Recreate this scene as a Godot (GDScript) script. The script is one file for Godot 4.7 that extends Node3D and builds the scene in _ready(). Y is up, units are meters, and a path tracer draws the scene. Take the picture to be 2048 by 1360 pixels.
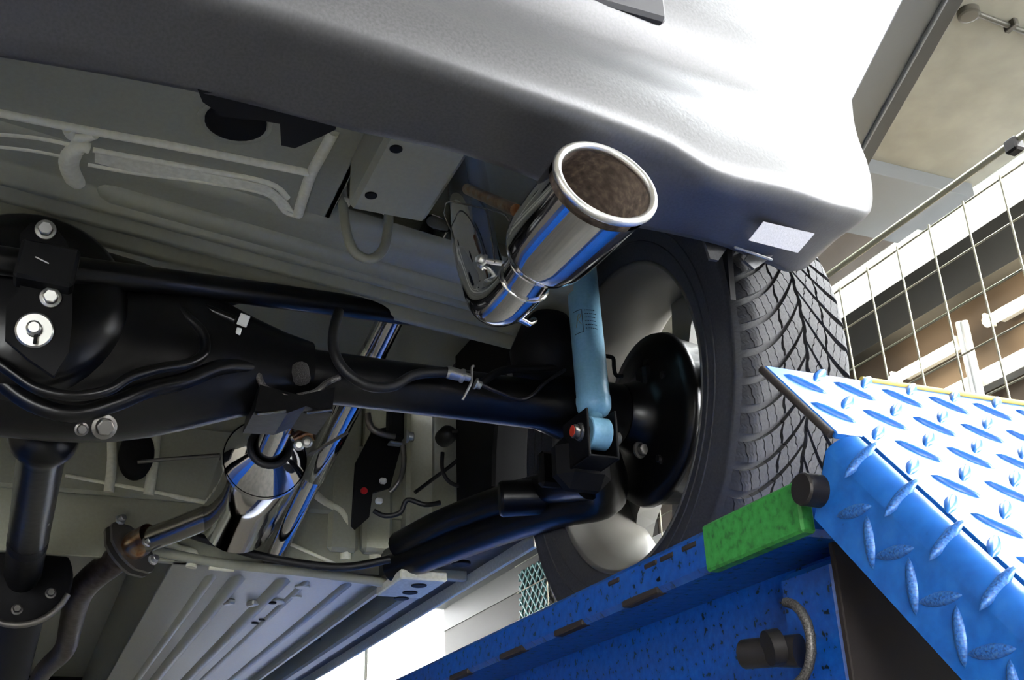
extends Node3D

var taken := {}
var mats := {}

# ---------------------------------------------------------------- names, things, parts
func numbered(called: String) -> String:
	if not taken.has(called):
		taken[called] = 0
		return called
	taken[called] += 1
	return "%s_%03d" % [called, taken[called]]

func tag(o: Node3D, label: String, category: String, group := "") -> Node3D:
	o.set_meta("label", label)
	o.set_meta("category", category)
	if group != "":
		o.set_meta("group", group)
	return o

func thing(called: String, label: String, category: String, at := Vector3.ZERO, group := "") -> Node3D:
	var o := Node3D.new()
	o.name = numbered(called)
	o.position = at
	add_child(o)
	return tag(o, label, category, group)

func struct_node(called: String) -> Node3D:
	var o := Node3D.new()
	o.name = called
	o.set_meta("kind", "structure")
	add_child(o)
	return o

func new_st() -> SurfaceTool:
	var st := SurfaceTool.new()
	st.begin(Mesh.PRIMITIVE_TRIANGLES)
	return st

func to_mesh(st: SurfaceTool) -> ArrayMesh:
	st.generate_normals()
	return st.commit()

func put(called: String, mesh: Mesh, m: Material, parent: Node3D, xf := Transform3D()) -> MeshInstance3D:
	var o := MeshInstance3D.new()
	o.name = called
	o.mesh = mesh
	o.material_override = m
	o.transform = xf
	parent.add_child(o, true)
	return o

# shapes are given in world metres; a part of a thing standing at p is moved back by p
func part(called: String, st: SurfaceTool, m: Material, parent: Node3D) -> MeshInstance3D:
	var back := Vector3.ZERO
	var n: Node = parent
	while n is Node3D and n != self:
		back -= (n as Node3D).position
		n = n.get_parent()
	var o := put(called, to_mesh(st), m, parent)
	o.position = back
	return o

# ---------------------------------------------------------------- shapes
func tri(st: SurfaceTool, a: Vector3, b: Vector3, c: Vector3) -> void:
	st.add_vertex(a)
	st.add_vertex(b)
	st.add_vertex(c)

func quad(st: SurfaceTool, a: Vector3, b: Vector3, c: Vector3, d: Vector3) -> void:
	tri(st, a, b, c)
	tri(st, a, c, d)

func flat(st: SurfaceTool) -> void:
	st.set_smooth_group(-1)

func smooth(st: SurfaceTool, g := 0) -> void:
	st.set_smooth_group(g)

func grid(st: SurfaceTool, rows: Array, close_rows := false) -> void:
	for i in rows.size() - 1:
		var a: Array = rows[i]
		var b: Array = rows[i + 1]
		var n := a.size()
		for j in (n if close_rows else n - 1):
			var k := (j + 1) % n
			quad(st, a[j], a[k], b[k], b[j])

func side_of(d: Vector3) -> Vector3:
	return d.cross(Vector3.UP if absf(d.y) < 0.9 else Vector3.RIGHT).normalized()

func tube(st: SurfaceTool, pts: Array, r: Variant, seg := 14, caps := true) -> void:
	var rows := []
	var nrm := Vector3.ZERO
	for i in pts.size():
		var a: Vector3 = pts[maxi(i - 1, 0)]
		var b: Vector3 = pts[mini(i + 1, pts.size() - 1)]
		var d := (b - a).normalized()
		nrm = side_of(d) if i == 0 else (nrm - d * nrm.dot(d)).normalized()
		var bi := d.cross(nrm)
		var rad: float = r[i] if r is Array else r
		var row := []
		for k in seg:
			var t := TAU * k / seg
			row.append(pts[i] + (nrm * cos(t) + bi * sin(t)) * rad)
		rows.append(row)
	smooth(st)
	grid(st, rows, true)
	if caps:
		flat(st)
		for e in [0, pts.size() - 1]:
			var row: Array = rows[e]
			var c: Vector3 = pts[e]
			for k in seg:
				var p: Vector3 = row[k]
				var q: Vector3 = row[(k + 1) % seg]
				if e == 0:
					tri(st, c, q, p)
				else:
					tri(st, c, p, q)

func spline(pts: Array, per := 6) -> Array:
	var out := []
	for i in pts.size() - 1:
		var p0: Vector3 = pts[maxi(i - 1, 0)]
		var p1: Vector3 = pts[i]
		var p2: Vector3 = pts[i + 1]
		var p3: Vector3 = pts[mini(i + 2, pts.size() - 1)]
		for k in per:
			var t := float(k) / per
			out.append(0.5 * ((2.0 * p1) + (p2 - p0) * t + (2.0 * p0 - 5.0 * p1 + 4.0 * p2 - p3) * t * t + (3.0 * p1 - p0 - 3.0 * p2 + p3) * t * t * t))
	out.append(pts[-1])
	return out

# profile: [distance along the axis, radius]; one smooth group a segment where the corner is sharp
func lathe(st: SurfaceTool, profile: Array, origin: Vector3, axis: Vector3, seg := 32, sharp := false) -> void:
	var d := axis.normalized()
	var u := side_of(d)
	var w := d.cross(u)
	for i in profile.size() - 1:
		smooth(st, i + 1 if sharp else 0)
		for k in seg:
			var t0 := TAU * k / seg
			var t1 := TAU * ((k + 1) % seg) / seg
			var p: Vector2 = profile[i]
			var q: Vector2 = profile[i + 1]
			var e0 := u * cos(t0) + w * sin(t0)
			var e1 := u * cos(t1) + w * sin(t1)
			var a := origin + d * p.x + e0 * p.y
			var b := origin + d * p.x + e1 * p.y
			var c := origin + d * q.x + e1 * q.y
			var f := origin + d * q.x + e0 * q.y
			if p.y < 0.00001:
				tri(st, a, c, f)
			elif q.y < 0.00001:
				tri(st, a, b, c)
			else:
				quad(st, a, b, c, f)

func box(st: SurfaceTool, c: Vector3, size: Vector3, bs := Basis(), bev := 0.004) -> void:
	flat(st)
	var h := size * 0.5
	bev = minf(bev, minf(h.x, minf(h.y, h.z)) * 0.9)
	var v := func(sx: int, sy: int, sz: int, ax: int) -> Vector3:
		var p := Vector3(sx * h.x, sy * h.y, sz * h.z)
		for k in 3:
			if k != ax:
				p[k] -= sign(p[k]) * bev
		return c + bs * p
	var face := func(pts: Array, n: Vector3) -> void:
		var nn := bs * n
		var g: Vector3 = (pts[1] - pts[0]).cross(pts[2] - pts[0])
		if g.dot(nn) > 0.0:
			pts.reverse()
		for k in range(1, pts.size() - 1):
			tri(st, pts[0], pts[k], pts[k + 1])
	for s in [-1, 1]:
		face.call([v.call(s, -1, -1, 0), v.call(s, 1, -1, 0), v.call(s, 1, 1, 0), v.call(s, -1, 1, 0)], Vector3(s, 0, 0))
		face.call([v.call(-1, s, -1, 1), v.call(1, s, -1, 1), v.call(1, s, 1, 1), v.call(-1, s, 1, 1)], Vector3(0, s, 0))
		face.call([v.call(-1, -1, s, 2), v.call(1, -1, s, 2), v.call(1, 1, s, 2), v.call(-1, 1, s, 2)], Vector3(0, 0, s))
	for s in [-1, 1]:
		for t in [-1, 1]:
			face.call([v.call(s, t, -1, 0), v.call(s, t, 1, 0), v.call(s, t, 1, 1), v.call(s, t, -1, 1)], Vector3(s, t, 0))
			face.call([v.call(s, -1, t, 0), v.call(s, 1, t, 0), v.call(s, 1, t, 2), v.call(s, -1, t, 2)], Vector3(s, 0, t))
			face.call([v.call(-1, s, t, 1), v.call(1, s, t, 1), v.call(1, s, t, 2), v.call(-1, s, t, 2)], Vector3(0, s, t))
			for q in [-1, 1]:
				face.call([v.call(s, t, q, 0), v.call(s, t, q, 1), v.call(s, t, q, 2)], Vector3(s, t, q))

func beam(st: SurfaceTool, a: Vector3, b: Vector3, w: float, h: float, up := Vector3.UP, bev := 0.003) -> void:
	var d := (b - a).normalized()
	var x := d.cross(up).normalized()
	var y := x.cross(d).normalized()
	box(st, (a + b) * 0.5, Vector3(w, h, a.distance_to(b)), Basis(x, y, -d), bev)

func slab(st: SurfaceTool, x0: float, x1: float, y0: float, y1: float, z0: float, z1: float, bev := 0.003) -> void:
	box(st, Vector3((x0 + x1) / 2, (y0 + y1) / 2, (z0 + z1) / 2), Vector3(absf(x1 - x0), absf(y1 - y0), absf(z1 - z0)), Basis(), bev)

# a flat outline in the plane of o, ex, ey, made thick along n
func plate(st: SurfaceTool, poly: PackedVector2Array, o: Vector3, ex: Vector3, ey: Vector3, thick: float) -> void:
	flat(st)
	var n := ex.cross(ey).normalized() * thick
	if Geometry2D.is_polygon_clockwise(poly):
		poly = poly.duplicate()
		poly.reverse()
	var idx := Geometry2D.triangulate_polygon(poly)
	var p3 := []
	for p in poly:
		p3.append(o + ex * p.x + ey * p.y)
	for k in range(0, idx.size(), 3):
		var a: Vector3 = p3[idx[k]]
		var b: Vector3 = p3[idx[k + 1]]
		var c: Vector3 = p3[idx[k + 2]]
		if (b - a).cross(c - a).dot(n) > 0.0:
			var t := b
			b = c
			c = t
		tri(st, a + n, b + n, c + n)
		tri(st, a, c, b)
	for k in p3.size():
		var a: Vector3 = p3[k]
		var b: Vector3 = p3[(k + 1) % p3.size()]
		quad(st, a, a + n, b + n, b)

func hex_bolt(st: SurfaceTool, at: Vector3, axis: Vector3, r: float, h: float, flange := 1.45) -> void:
	lathe(st, [Vector2(0, 0), Vector2(0, r * flange), Vector2(h * 0.25, r * flange * 0.97), Vector2(h * 0.35, r * 1.05)], at, axis, 24, true)
	lathe(st, [Vector2(h * 0.3, r), Vector2(h * 0.92, r), Vector2(h, r * 0.85), Vector2(h, 0)], at, axis, 6, true)

# ---------------------------------------------------------------- materials
func noise_tex(c: Array, at: Array, freq: float, sd: int, oct := 4, size := 512, kind := FastNoiseLite.TYPE_SIMPLEX_SMOOTH) -> NoiseTexture2D:
	var n := FastNoiseLite.new()
	n.seed = sd
	n.frequency = freq
	n.noise_type = kind
	n.fractal_octaves = oct
	var g := Gradient.new()
	g.offsets = PackedFloat32Array(at)
	g.colors = PackedColorArray(c)
	var t := NoiseTexture2D.new()
	t.width = size
	t.height = size
	t.seamless = true
	t.noise = n
	t.color_ramp = g
	return t

func bump_tex(freq: float, sd: int, strength: float) -> NoiseTexture2D:
	var n := FastNoiseLite.new()
	n.seed = sd
	n.frequency = freq
	n.fractal_octaves = 3
	var t := NoiseTexture2D.new()
	t.width = 512
	t.height = 512
	t.seamless = true
	t.noise = n
	t.as_normal_map = true
	t.bump_strength = strength
	return t

func mat(called: String, c: Color, rough := 0.6, metal := 0.0) -> StandardMaterial3D:
	var m := StandardMaterial3D.new()
	m.resource_name = called
	m.albedo_color = c
	m.roughness = rough
	m.metallic = metal
	m.cull_mode = BaseMaterial3D.CULL_DISABLED
	mats[called] = m
	return m

func textured(m: StandardMaterial3D, tex: Texture2D, scale: float) -> StandardMaterial3D:
	m.albedo_color = Color.WHITE
	m.albedo_texture = tex
	m.uv1_triplanar = true
	m.uv1_scale = Vector3.ONE * scale
	return m

func bumped(m: StandardMaterial3D, tex: Texture2D, amount: float) -> StandardMaterial3D:
	m.normal_enabled = true
	m.normal_texture = tex
	m.normal_scale = amount
	return m

func make_materials() -> void:
	var fine := bump_tex(0.06, 3, 3.0)
	var coarse := bump_tex(0.012, 4, 4.0)
	var m := mat("underbody_paint", Color(0.57, 0.58, 0.53), 0.3)
	bumped(textured(m, noise_tex([Color(0.565, 0.565, 0.495), Color(0.58, 0.58, 0.51), Color(0.595, 0.595, 0.525)], [0.0, 0.5, 1.0], 0.05, 11), 4.0), fine, 0.06)
	m = mat("sealant", Color(0.68, 0.67, 0.58), 0.62)
	bumped(textured(m, noise_tex([Color(0.86, 0.85, 0.75), Color(0.92, 0.91, 0.82)], [0.2, 0.8], 0.03, 12), 6.0), coarse, 0.3)
	m = mat("black_paint", Color(0.028, 0.028, 0.033), 0.3)
	m.metallic_specular = 0.4
	bumped(textured(m, noise_tex([Color(0.02, 0.02, 0.024), Color(0.035, 0.035, 0.04), Color(0.075, 0.07, 0.065)], [0.0, 0.6, 1.0], 0.03, 13), 5.0), coarse, 0.15)
	m = mat("black_plastic", Color(0.05, 0.05, 0.055), 0.62)
	m.metallic_specular = 0.3
	m = mat("recess_shade", Color(0.19, 0.19, 0.2), 0.6)
	m = mat("hose_rubber", Color(0.045, 0.045, 0.05), 0.5)
	m = mat("weld", Color(0.36, 0.35, 0.34), 0.5, 0.6)
	bumped(textured(m, noise_tex([Color(0.2, 0.19, 0.18), Color(0.5, 0.49, 0.48)], [0.2, 0.8], 0.05, 14), 20.0), fine, 1.0)
	m = mat("chrome", Color(0.86, 0.86, 0.87), 0.06, 1.0)
	m = mat("rolled_chrome", Color(0.9, 0.9, 0.9), 0.3, 1.0)
	m = mat("brushed_steel", Color(0.6, 0.59, 0.57), 0.25, 1.0)
	m = mat("heat_steel", Color(0.5, 0.4, 0.3), 0.28, 1.0)
	textured(m, noise_tex([Color(0.42, 0.24, 0.12), Color(0.62, 0.5, 0.38), Color(0.62, 0.6, 0.58)], [0.1, 0.5, 0.9], 0.012, 15), 7.0)
	m = mat("dull_pipe", Color(0.3, 0.27, 0.25), 0.45, 0.8)
	textured(m, noise_tex([Color(0.24, 0.19, 0.16), Color(0.36, 0.33, 0.31)], [0.2, 0.8], 0.015, 16), 6.0)
	m = mat("soot", Color(0.16, 0.14, 0.13), 0.75, 0.2)
	bumped(textured(m, noise_tex([Color(0.28, 0.25, 0.23), Color(0.43, 0.38, 0.345), Color(0.6, 0.53, 0.46)], [0.15, 0.6, 1.0], 0.02, 17), 9.0), fine, 0.5)
	m = mat("zinc", Color(0.74, 0.74, 0.72), 0.32, 0.9)
	m = mat("orange_mark", Color(0.8, 0.22, 0.12), 0.6)
	m = mat("dull_zinc", Color(0.45, 0.44, 0.42), 0.42, 0.8)
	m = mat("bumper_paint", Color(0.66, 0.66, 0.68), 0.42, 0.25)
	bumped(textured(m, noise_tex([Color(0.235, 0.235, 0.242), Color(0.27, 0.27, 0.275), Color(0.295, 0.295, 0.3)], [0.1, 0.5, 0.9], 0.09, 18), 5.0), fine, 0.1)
	m = mat("foil", Color(0.74, 0.75, 0.78), 0.35, 0.6)
	textured(m, noise_tex([Color(0.68, 0.69, 0.72), Color(0.8, 0.8, 0.83)], [0.2, 0.8], 0.06, 19), 12.0)
	m = mat("shock_blue", Color(0.27, 0.43, 0.58), 0.38)
	textured(m, noise_tex([Color(0.49, 0.69, 0.79), Color(0.54, 0.74, 0.84)], [0.2, 0.8], 0.05, 20), 6.0)
	m = mat("shock_print", Color(0.1, 0.16, 0.24), 0.5)
	m = mat("shock_mark", Color(0.6, 0.6, 0.52), 0.5)
	m = mat("rubber", Color(0.27, 0.27, 0.27), 0.78)
	bumped(textured(m, noise_tex([Color(0.2, 0.2, 0.205), Color(0.235, 0.235, 0.24), Color(0.265, 0.265, 0.265)], [0.1, 0.5, 0.9], 0.05, 21), 6.0), fine, 0.25)
	m = mat("alloy", Color(0.72, 0.72, 0.7), 0.3, 0.7)
	m = mat("alloy_inside", Color(0.4, 0.39, 0.365), 0.5, 0.2)
	m = mat("lift_blue", Color(0.05, 0.3, 0.68), 0.35)
	bumped(textured(m, noise_tex([Color(0.03, 0.03, 0.045), Color(0.04, 0.05, 0.09), Color(0.035, 0.25, 0.54), Color(0.045, 0.28, 0.6), Color(0.08, 0.33, 0.64)], [0.0, 0.2, 0.235, 0.6, 1.0], 0.022, 23, 5), 7.0), coarse, 0.25)
	m = mat("ramp_blue", Color(0.1, 0.37, 0.74), 0.32)
	bumped(textured(m, noise_tex([Color(0.05, 0.06, 0.1), Color(0.08, 0.32, 0.62), Color(0.11, 0.38, 0.7), Color(0.18, 0.43, 0.73)], [0.0, 0.16, 0.6, 1.0], 0.02, 24, 4), 4.0), coarse, 0.2)
	m = mat("lug_blue", Color(0.2, 0.42, 0.72), 0.35, 0.2)
	textured(m, noise_tex([Color(0.16, 0.2, 0.3), Color(0.14, 0.4, 0.74), Color(0.45, 0.55, 0.68)], [0.1, 0.5, 0.95], 0.06, 26), 14.0)
	m = mat("rust_and_shade", Color(0.12, 0.09, 0.08), 0.8)  # rust tone, also used as painted shade in the slots
	m = mat("green_tape", Color(0.18, 0.5, 0.22), 0.55)
	bumped(textured(m, noise_tex([Color(0.1, 0.28, 0.13), Color(0.17, 0.48, 0.2), Color(0.22, 0.55, 0.26)], [0.05, 0.4, 1.0], 0.03, 27, 5), 6.0), coarse, 0.3)
	m = mat("pin_steel", Color(0.16, 0.15, 0.15), 0.45, 0.5)
	m = mat("yellow_edge", Color(0.75, 0.66, 0.3), 0.6)
	m = mat("concrete", Color(0.5, 0.49, 0.47), 0.8)
	textured(m, noise_tex([Color(0.35, 0.35, 0.33), Color(0.4, 0.39, 0.37), Color(0.44, 0.43, 0.4)], [0.0, 0.5, 1.0], 0.01, 28, 5), 0.5)
	m = mat("ceiling_paint", Color(0.66, 0.64, 0.58), 0.9)
	textured(m, noise_tex([Color(0.6, 0.585, 0.535), Color(0.65, 0.635, 0.58)], [0.2, 0.8], 0.01, 29), 0.6)
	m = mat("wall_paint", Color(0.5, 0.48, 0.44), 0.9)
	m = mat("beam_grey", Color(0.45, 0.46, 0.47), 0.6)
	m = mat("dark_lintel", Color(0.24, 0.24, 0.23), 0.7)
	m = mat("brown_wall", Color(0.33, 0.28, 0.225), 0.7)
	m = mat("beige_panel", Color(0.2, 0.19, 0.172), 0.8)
	m = mat("white_frame", Color(0.82, 0.83, 0.82), 0.5)
	m = mat("wire_steel", Color(0.62, 0.61, 0.54), 0.4, 0.5)
	m = mat("teal_wire", Color(0.35, 0.55, 0.56), 0.5)
	m = mat("conduit_steel", Color(0.3, 0.29, 0.26), 0.5, 0.3)
	m = mat("white_tag", Color(0.85, 0.85, 0.83), 0.6)
	m = mat("red_dot", Color(0.7, 0.08, 0.1), 0.4)
	m = mat("asphalt", Color(0.4, 0.4, 0.39), 0.9)
	m = mat("frosted_pane", Color(0.9, 0.92, 0.92, 0.42), 0.2)
	m.transparency = BaseMaterial3D.TRANSPARENCY_ALPHA
	m = mat("tube_glow", Color(1, 0.97, 0.9), 0.5)
	m.emission_enabled = true
	m.emission = Color(1.0, 0.93, 0.8)
	m.emission_energy_multiplier = 9.0

# ---------------------------------------------------------------- start
func _ready() -> void:
	var cam := Camera3D.new()
	cam.name = "camera"
	cam.fov = 34.3518
	cam.near = 0.02
	cam.far = 200.0
	cam.transform = Transform3D(Basis(Vector3(0.92171, -0.03020, 0.38670), Vector3(-0.13826, 0.90590, 0.40029), Vector3(-0.36240, -0.42242, 0.83080)), Vector3(-0.21, 1.44, 1.445))
	add_child(cam)
	var env := Environment.new()
	env.background_mode = Environment.BG_SKY
	var sky := Sky.new()
	var sm := ProceduralSkyMaterial.new()
	sm.sky_top_color = Color(0.97, 0.985, 1.0)
	sm.sky_horizon_color = Color(1.0, 1.0, 1.0)
	sm.ground_bottom_color = Color(0.5, 0.5, 0.5)
	sm.ground_horizon_color = Color(0.7, 0.7, 0.7)
	sm.sky_energy_multiplier = 1.0
	sky.sky_material = sm
	env.sky = sky
	env.background_energy_multiplier = 95.0
	env.tonemap_mode = Environment.TONE_MAPPER_LINEAR
	env.tonemap_exposure = 1.28
	env.sdfgi_enabled = true
	env.ssao_enabled = true
	env.ssil_enabled = true
	var we := WorldEnvironment.new()
	we.name = "environment"
	we.environment = env
	add_child(we)
	make_materials()
	build_hall()
	build_lift()
	build_body()
	build_bumper()
	build_axle()
	build_wheel()
	build_exhaust()
	build_lines()
	build_fence_and_lamps()

# ---------------------------------------------------------------- the hall
func wall_piece(parent: Node3D, called: String, x0: float, x1: float, y0: float, y1: float, z0: float, z1: float, m: String) -> void:
	var st := new_st()
	slab(st, x0, x1, y0, y1, z0, z1, 0.002)
	part(called, st, mats[m], parent)

func build_hall() -> void:
	var f := struct_node("floor")
	wall_piece(f, "slab", -5.2, 4.8, -0.2, 0.0, -12.2, 6.4, "concrete")
	var yard := struct_node("ground")
	wall_piece(yard, "yard", -30, 30, -0.4, -0.21, -40, 40, "asphalt")
	var wr := struct_node("wall_right")
	wall_piece(wr, "lower_wall", 4.55, 4.75, 0.0, 3.2, -12.0, 0.3, "wall_paint")
	wall_piece(wr, "parapet", 4.55, 4.75, 0.0, 2.7, 0.3, 6.2, "wall_paint")
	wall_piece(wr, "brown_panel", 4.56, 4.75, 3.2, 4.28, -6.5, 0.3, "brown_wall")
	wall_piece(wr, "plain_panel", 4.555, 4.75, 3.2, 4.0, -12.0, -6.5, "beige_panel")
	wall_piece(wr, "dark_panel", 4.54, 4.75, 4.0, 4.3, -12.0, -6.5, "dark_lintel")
	wall_piece(wr, "lintel", 4.42, 4.75, 4.28, 4.58, -12.0, 0.3, "dark_lintel")
	for z in [-10.2, -7.4, -4.6, -1.8]:
		wall_piece(wr, "mullion", 4.6, 4.68, 4.58, 5.0, z - 0.04, z + 0.04, "white_frame")
	for z in [0.34, 2.2, 4.1, 6.0]:
		wall_piece(wr, "mullion", 4.6, 4.68, 2.7, 5.0, z - 0.04, z + 0.04, "white_frame")
	wall_piece(wr, "sill_bar", 4.48, 4.6, 3.72, 3.82, -6.5, 0.3, "white_frame")
	var wl := struct_node("wall_left")
	wall_piece(wl, "panel", -5.0, -4.8, 0.0, 5.0, -12.0, 6.2, "wall_paint")
	var wb := struct_node("wall_back")
	wall_piece(wb, "pier_left", -5.0, -3.0, 0.0, 5.0, 6.0, 6.2, "wall_paint")
	wall_piece(wb, "upper_panel", -3.0, -1.1, 1.85, 5.0, 6.0, 6.2, "wall_paint")
	wall_piece(wb, "parapet", -3.0, -1.1, 0.0, 0.6, 6.0, 6.2, "wall_paint")
	wall_piece(wb, "mullion", -2.08, -2.02, 0.6, 1.85, 6.05, 6.12, "white_frame")  # low window opening here is added to light the underbody from behind
	wall_piece(wb, "pier_middle", -1.1, 2.7, 0.0, 5.0, 6.0, 6.2, "wall_paint")
	wall_piece(wb, "pier_right", 4.3, 4.75, 0.0, 5.0, 6.0, 6.2, "wall_paint")
	wall_piece(wb, "lintel", 2.7, 4.3, 4.8, 5.0, 6.0, 6.2, "wall_paint")
	wall_piece(wb, "parapet", 2.7, 4.3, 0.0, 2.8, 6.0, 6.2, "wall_paint")
	var wf := struct_node("wall_front")
	wall_piece(wf, "parapet", -5.0, 4.75, 0.0, 2.4, -12.0, -11.8, "wall_paint")
	wall_piece(wf, "lintel", -5.0, 4.75, 4.3, 5.0, -12.0, -11.8, "wall_paint")
	wall_piece(wf, "pier", -5.0, 0.9, 1.0, 4.4, -12.0, -11.8, "wall_paint")
	var win := struct_node("window_1")
	wall_piece(win, "pane", 0.9, 4.56, 2.4, 4.3, -11.905, -11.895, "frosted_pane")
	var win2 := struct_node("window_2")
	wall_piece(win2, "pane", 4.635, 4.645, 4.58, 5.0, -12.0, 0.3, "frosted_pane")
	for x in [1.1, 3.53]:
		wall_piece(win, "mullion", x - 0.02, x + 0.02, 2.4, 4.3, -11.93, -11.87, "white_frame")
	# ceiling with the rooflight strip beside the slanting beam
	var ce := struct_node("ceiling")
	var d := Vector3(0.355, 0, -0.935)
	var nrm := Vector3(0.935, 0, 0.355)
	var b0 := Vector3(3.042, 5.0, -1.517)
	var along0 := -9.0
	var along1 := 12.0
	var strip := func(w0: float, w1: float, y0: float, y1: float, s0: float, s1: float, called: String, m: String, parent: Node3D) -> void:
		var st := new_st()
		var c := b0 + d * ((s0 + s1) / 2) + nrm * ((w0 + w1) / 2)
		c.y = (y0 + y1) / 2
		box(st, c, Vector3(w1 - w0, y1 - y0, s1 - s0), Basis(nrm, Vector3.UP, -d), 0.004)
		part(called, st, mats[m], parent)
	strip.call(0.15, 9.0, 5.0, 5.2, along0, -3.3, "panel", "ceiling_paint", ce)
	strip.call(0.15, 0.32, 5.0, 5.2, -3.3, -0.35, "panel", "ceiling_paint", ce)
	strip.call(2.05, 9.0, 5.0, 5.2, -3.3, -0.35, "panel", "ceiling_paint", ce)
	strip.call(0.15, 9.0, 5.0, 5.2, -0.35, along1, "panel", "ceiling_paint", ce)
	strip.call(-12.0, -0.7, 5.0, 5.2, along0, along1, "panel", "ceiling_paint", ce)
	strip.call(-0.7, 0.0, 5.0, 5.2, along0, -0.7, "panel", "ceiling_paint", ce)
	strip.call(-0.7, 0.0, 5.0, 5.2, 1.0, along1, "panel", "ceiling_paint", ce)
	var win3 := struct_node("window_3")
	strip.call(-0.7, 0.0, 5.1, 5.11, -0.7, 1.0, "pane", "frosted_pane", win3)
	var win4 := struct_node("window_4")
	strip.call(0.32, 2.05, 5.1, 5.11, -3.3, -0.35, "pane", "frosted_pane", win4)
	var bm := struct_node("beam")
	strip.call(0.0, 0.185, 4.86, 5.12, along0, along1, "web", "beam_grey", bm)
	strip.call(0.185, 0.2, 4.84, 4.99, along0, along1, "edge", "beam_grey", bm)
	strip.call(0.2, 0.31, 4.9, 5.0, along0, along1, "flange", "dark_lintel", bm)
	var cb := struct_node("trim_1")
	wall_piece(cb, "cross_beam", 3.75, 4.6, 4.9, 5.0, -3.02, -2.6, "beam_grey")
	wall_piece(cb, "cross_strip", 3.9, 4.6, 4.95, 5.0, -3.27, -3.02, "beam_grey")
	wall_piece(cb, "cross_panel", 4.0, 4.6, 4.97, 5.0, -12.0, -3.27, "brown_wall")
	# conduit on the ceiling
	var c := thing("conduit", "dark steel conduit with a round junction box fixed across the ceiling", "conduit", Vector3(3.45, 4.97, -1.43))
	var st := new_st()
	lathe(st, [Vector2(0, 0), Vector2(0, 0.052), Vector2(0.03, 0.052), Vector2(0.034, 0.04), Vector2(0.034, 0)], Vector3(3.467, 5, -1.435), Vector3.DOWN, 28, true)
	part("junction_box", st, mats.conduit_steel, c)
	st = new_st()
	tube(st, [Vector3(3.488, 4.98, -1.417), Vector3(3.812, 4.98, -1.433), Vector3(4.347, 4.98, -1.458)], 0.014, 12)
	part("pipe", st, mats.conduit_steel, c)
	st = new_st()
	box(st, Vector3(3.721, 4.985, -1.424), Vector3(0.03, 0.05, 0.07), Basis(), 0.004)
	part("clip", st, mats.conduit_steel, c)

# ---------------------------------------------------------------- the lift
func build_lift() -> void:
	lift_runway(1.0)
	lift_runway(-1.0)
	build_ramp()

func lift_runway(s: float) -> void:
	var right := s > 0.0
	var t := thing("lift_runway", "blue lift runway under the tyre, its end wrapped in green" if right else "blue lift runway without green wrap on the other side of the car", "lift runway", Vector3(0.56 * s, 1.45, -1.5))
	var x0 := 0.318 if right else -1.02
	var x1 := 0.92 if right else -0.5
	var inner := x0 if right else x1
	var z1 := 0.79
	var st := new_st()
	slab(st, x0, x1, 1.655, 1.693, -4.3, z1 - 0.02, 0.005)
	part("deck", st, mats.lift_blue, t)
	st = new_st()
	slab(st, minf(inner + 0.038 * s, inner + 0.48 * s), maxf(inner + 0.038 * s, inner + 0.48 * s), 1.44, 1.654, z1 - 0.034, z1 - 0.028, 0.001)
	part("added_end_plate", st, mats.rust_and_shade, t)  # dark rusty plate added to cover the brightly lit web end
	st = new_st()
	slab(st, inner + 0.07 * s, inner + 0.085 * s, 1.52, 1.66, -4.3, z1 - 0.03, 0.002)
	part("web", st, mats.lift_blue, t)
	st = new_st()
	slab(st, inner + 0.05 * s, inner + 0.14 * s, 1.44, 1.53, -4.3, z1 - 0.04, 0.012)
	part("lower_rail", st, mats.lift_blue, t)
	st = new_st()
	slab(st, inner + 0.44 * s, inner + 0.46 * s, 1.44, 1.66, -4.3, z1 - 0.03, 0.002)
	part("outer_web", st, mats.lift_blue, t)
	if not right:
		return
	# long slots in the lip, their shade painted as thin dark strips
	st = new_st()
	slab(st, x0 - 0.0015, x0 + 0.012, 1.6545, 1.6955, 0.64, z1 - 0.012, 0.002)
	part("green_wrap", st, mats.green_tape, t).set_meta("label", "green painted end of the runway")
	for z in [0.52, 0.36, 0.2, 0.02, -0.2, -0.45]:
		st = new_st()
		slab(st, x0 - 0.001, x0 + 0.01, 1.6545, 1.661, z - 0.035, z + 0.035, 0.001)
		part("slot", st, mats.rust_and_shade, t)
	for z in [0.615, 0.575, 0.545, 0.47]:
		st = new_st()
		slab(st, x0 - 0.001, x0 + 0.01, 1.681, 1.686, z - 0.012, z + 0.012, 0.001)
		part("slot", st, mats.rust_and_shade, t)
	# weld bead and gusset by the hinge, pipe stub below
	st = new_st()
	box(st, Vector3(0.385, 1.585, 0.717), Vector3(0.05, 0.12, 0.075), Basis(), 0.006)
	part("gusset", st, mats.lift_blue, t)
	st = new_st()
	tube(st, [Vector3(0.345, 1.577, 0.7176), Vector3(0.335, 1.579, 0.6987), Vector3(0.325, 1.581, 0.6716)], [0.013, 0.012, 0.012], 16)
	part("grease_nipple", st, mats.pin_steel, t)
	st = new_st()
	tube(st, [Vector3(0.33, 1.581, 0.713), Vector3(0.32, 1.579, 0.7101)], [0.014, 0.014], 16)
	part("collar", st, mats.pin_steel, t)
	st = new_st()
	var ring := []
	for k in 9:
		var a := PI * 0.55 + PI * 0.9 * k / 8.0
		ring.append(Vector3(0.338, 1.583 + 0.032 * sin(a), 0.742 - 0.03 * cos(a) - 0.03))
	tube(st, ring, 0.004, 8)
	part("weld_bead", st, mats.weld, t)

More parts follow.
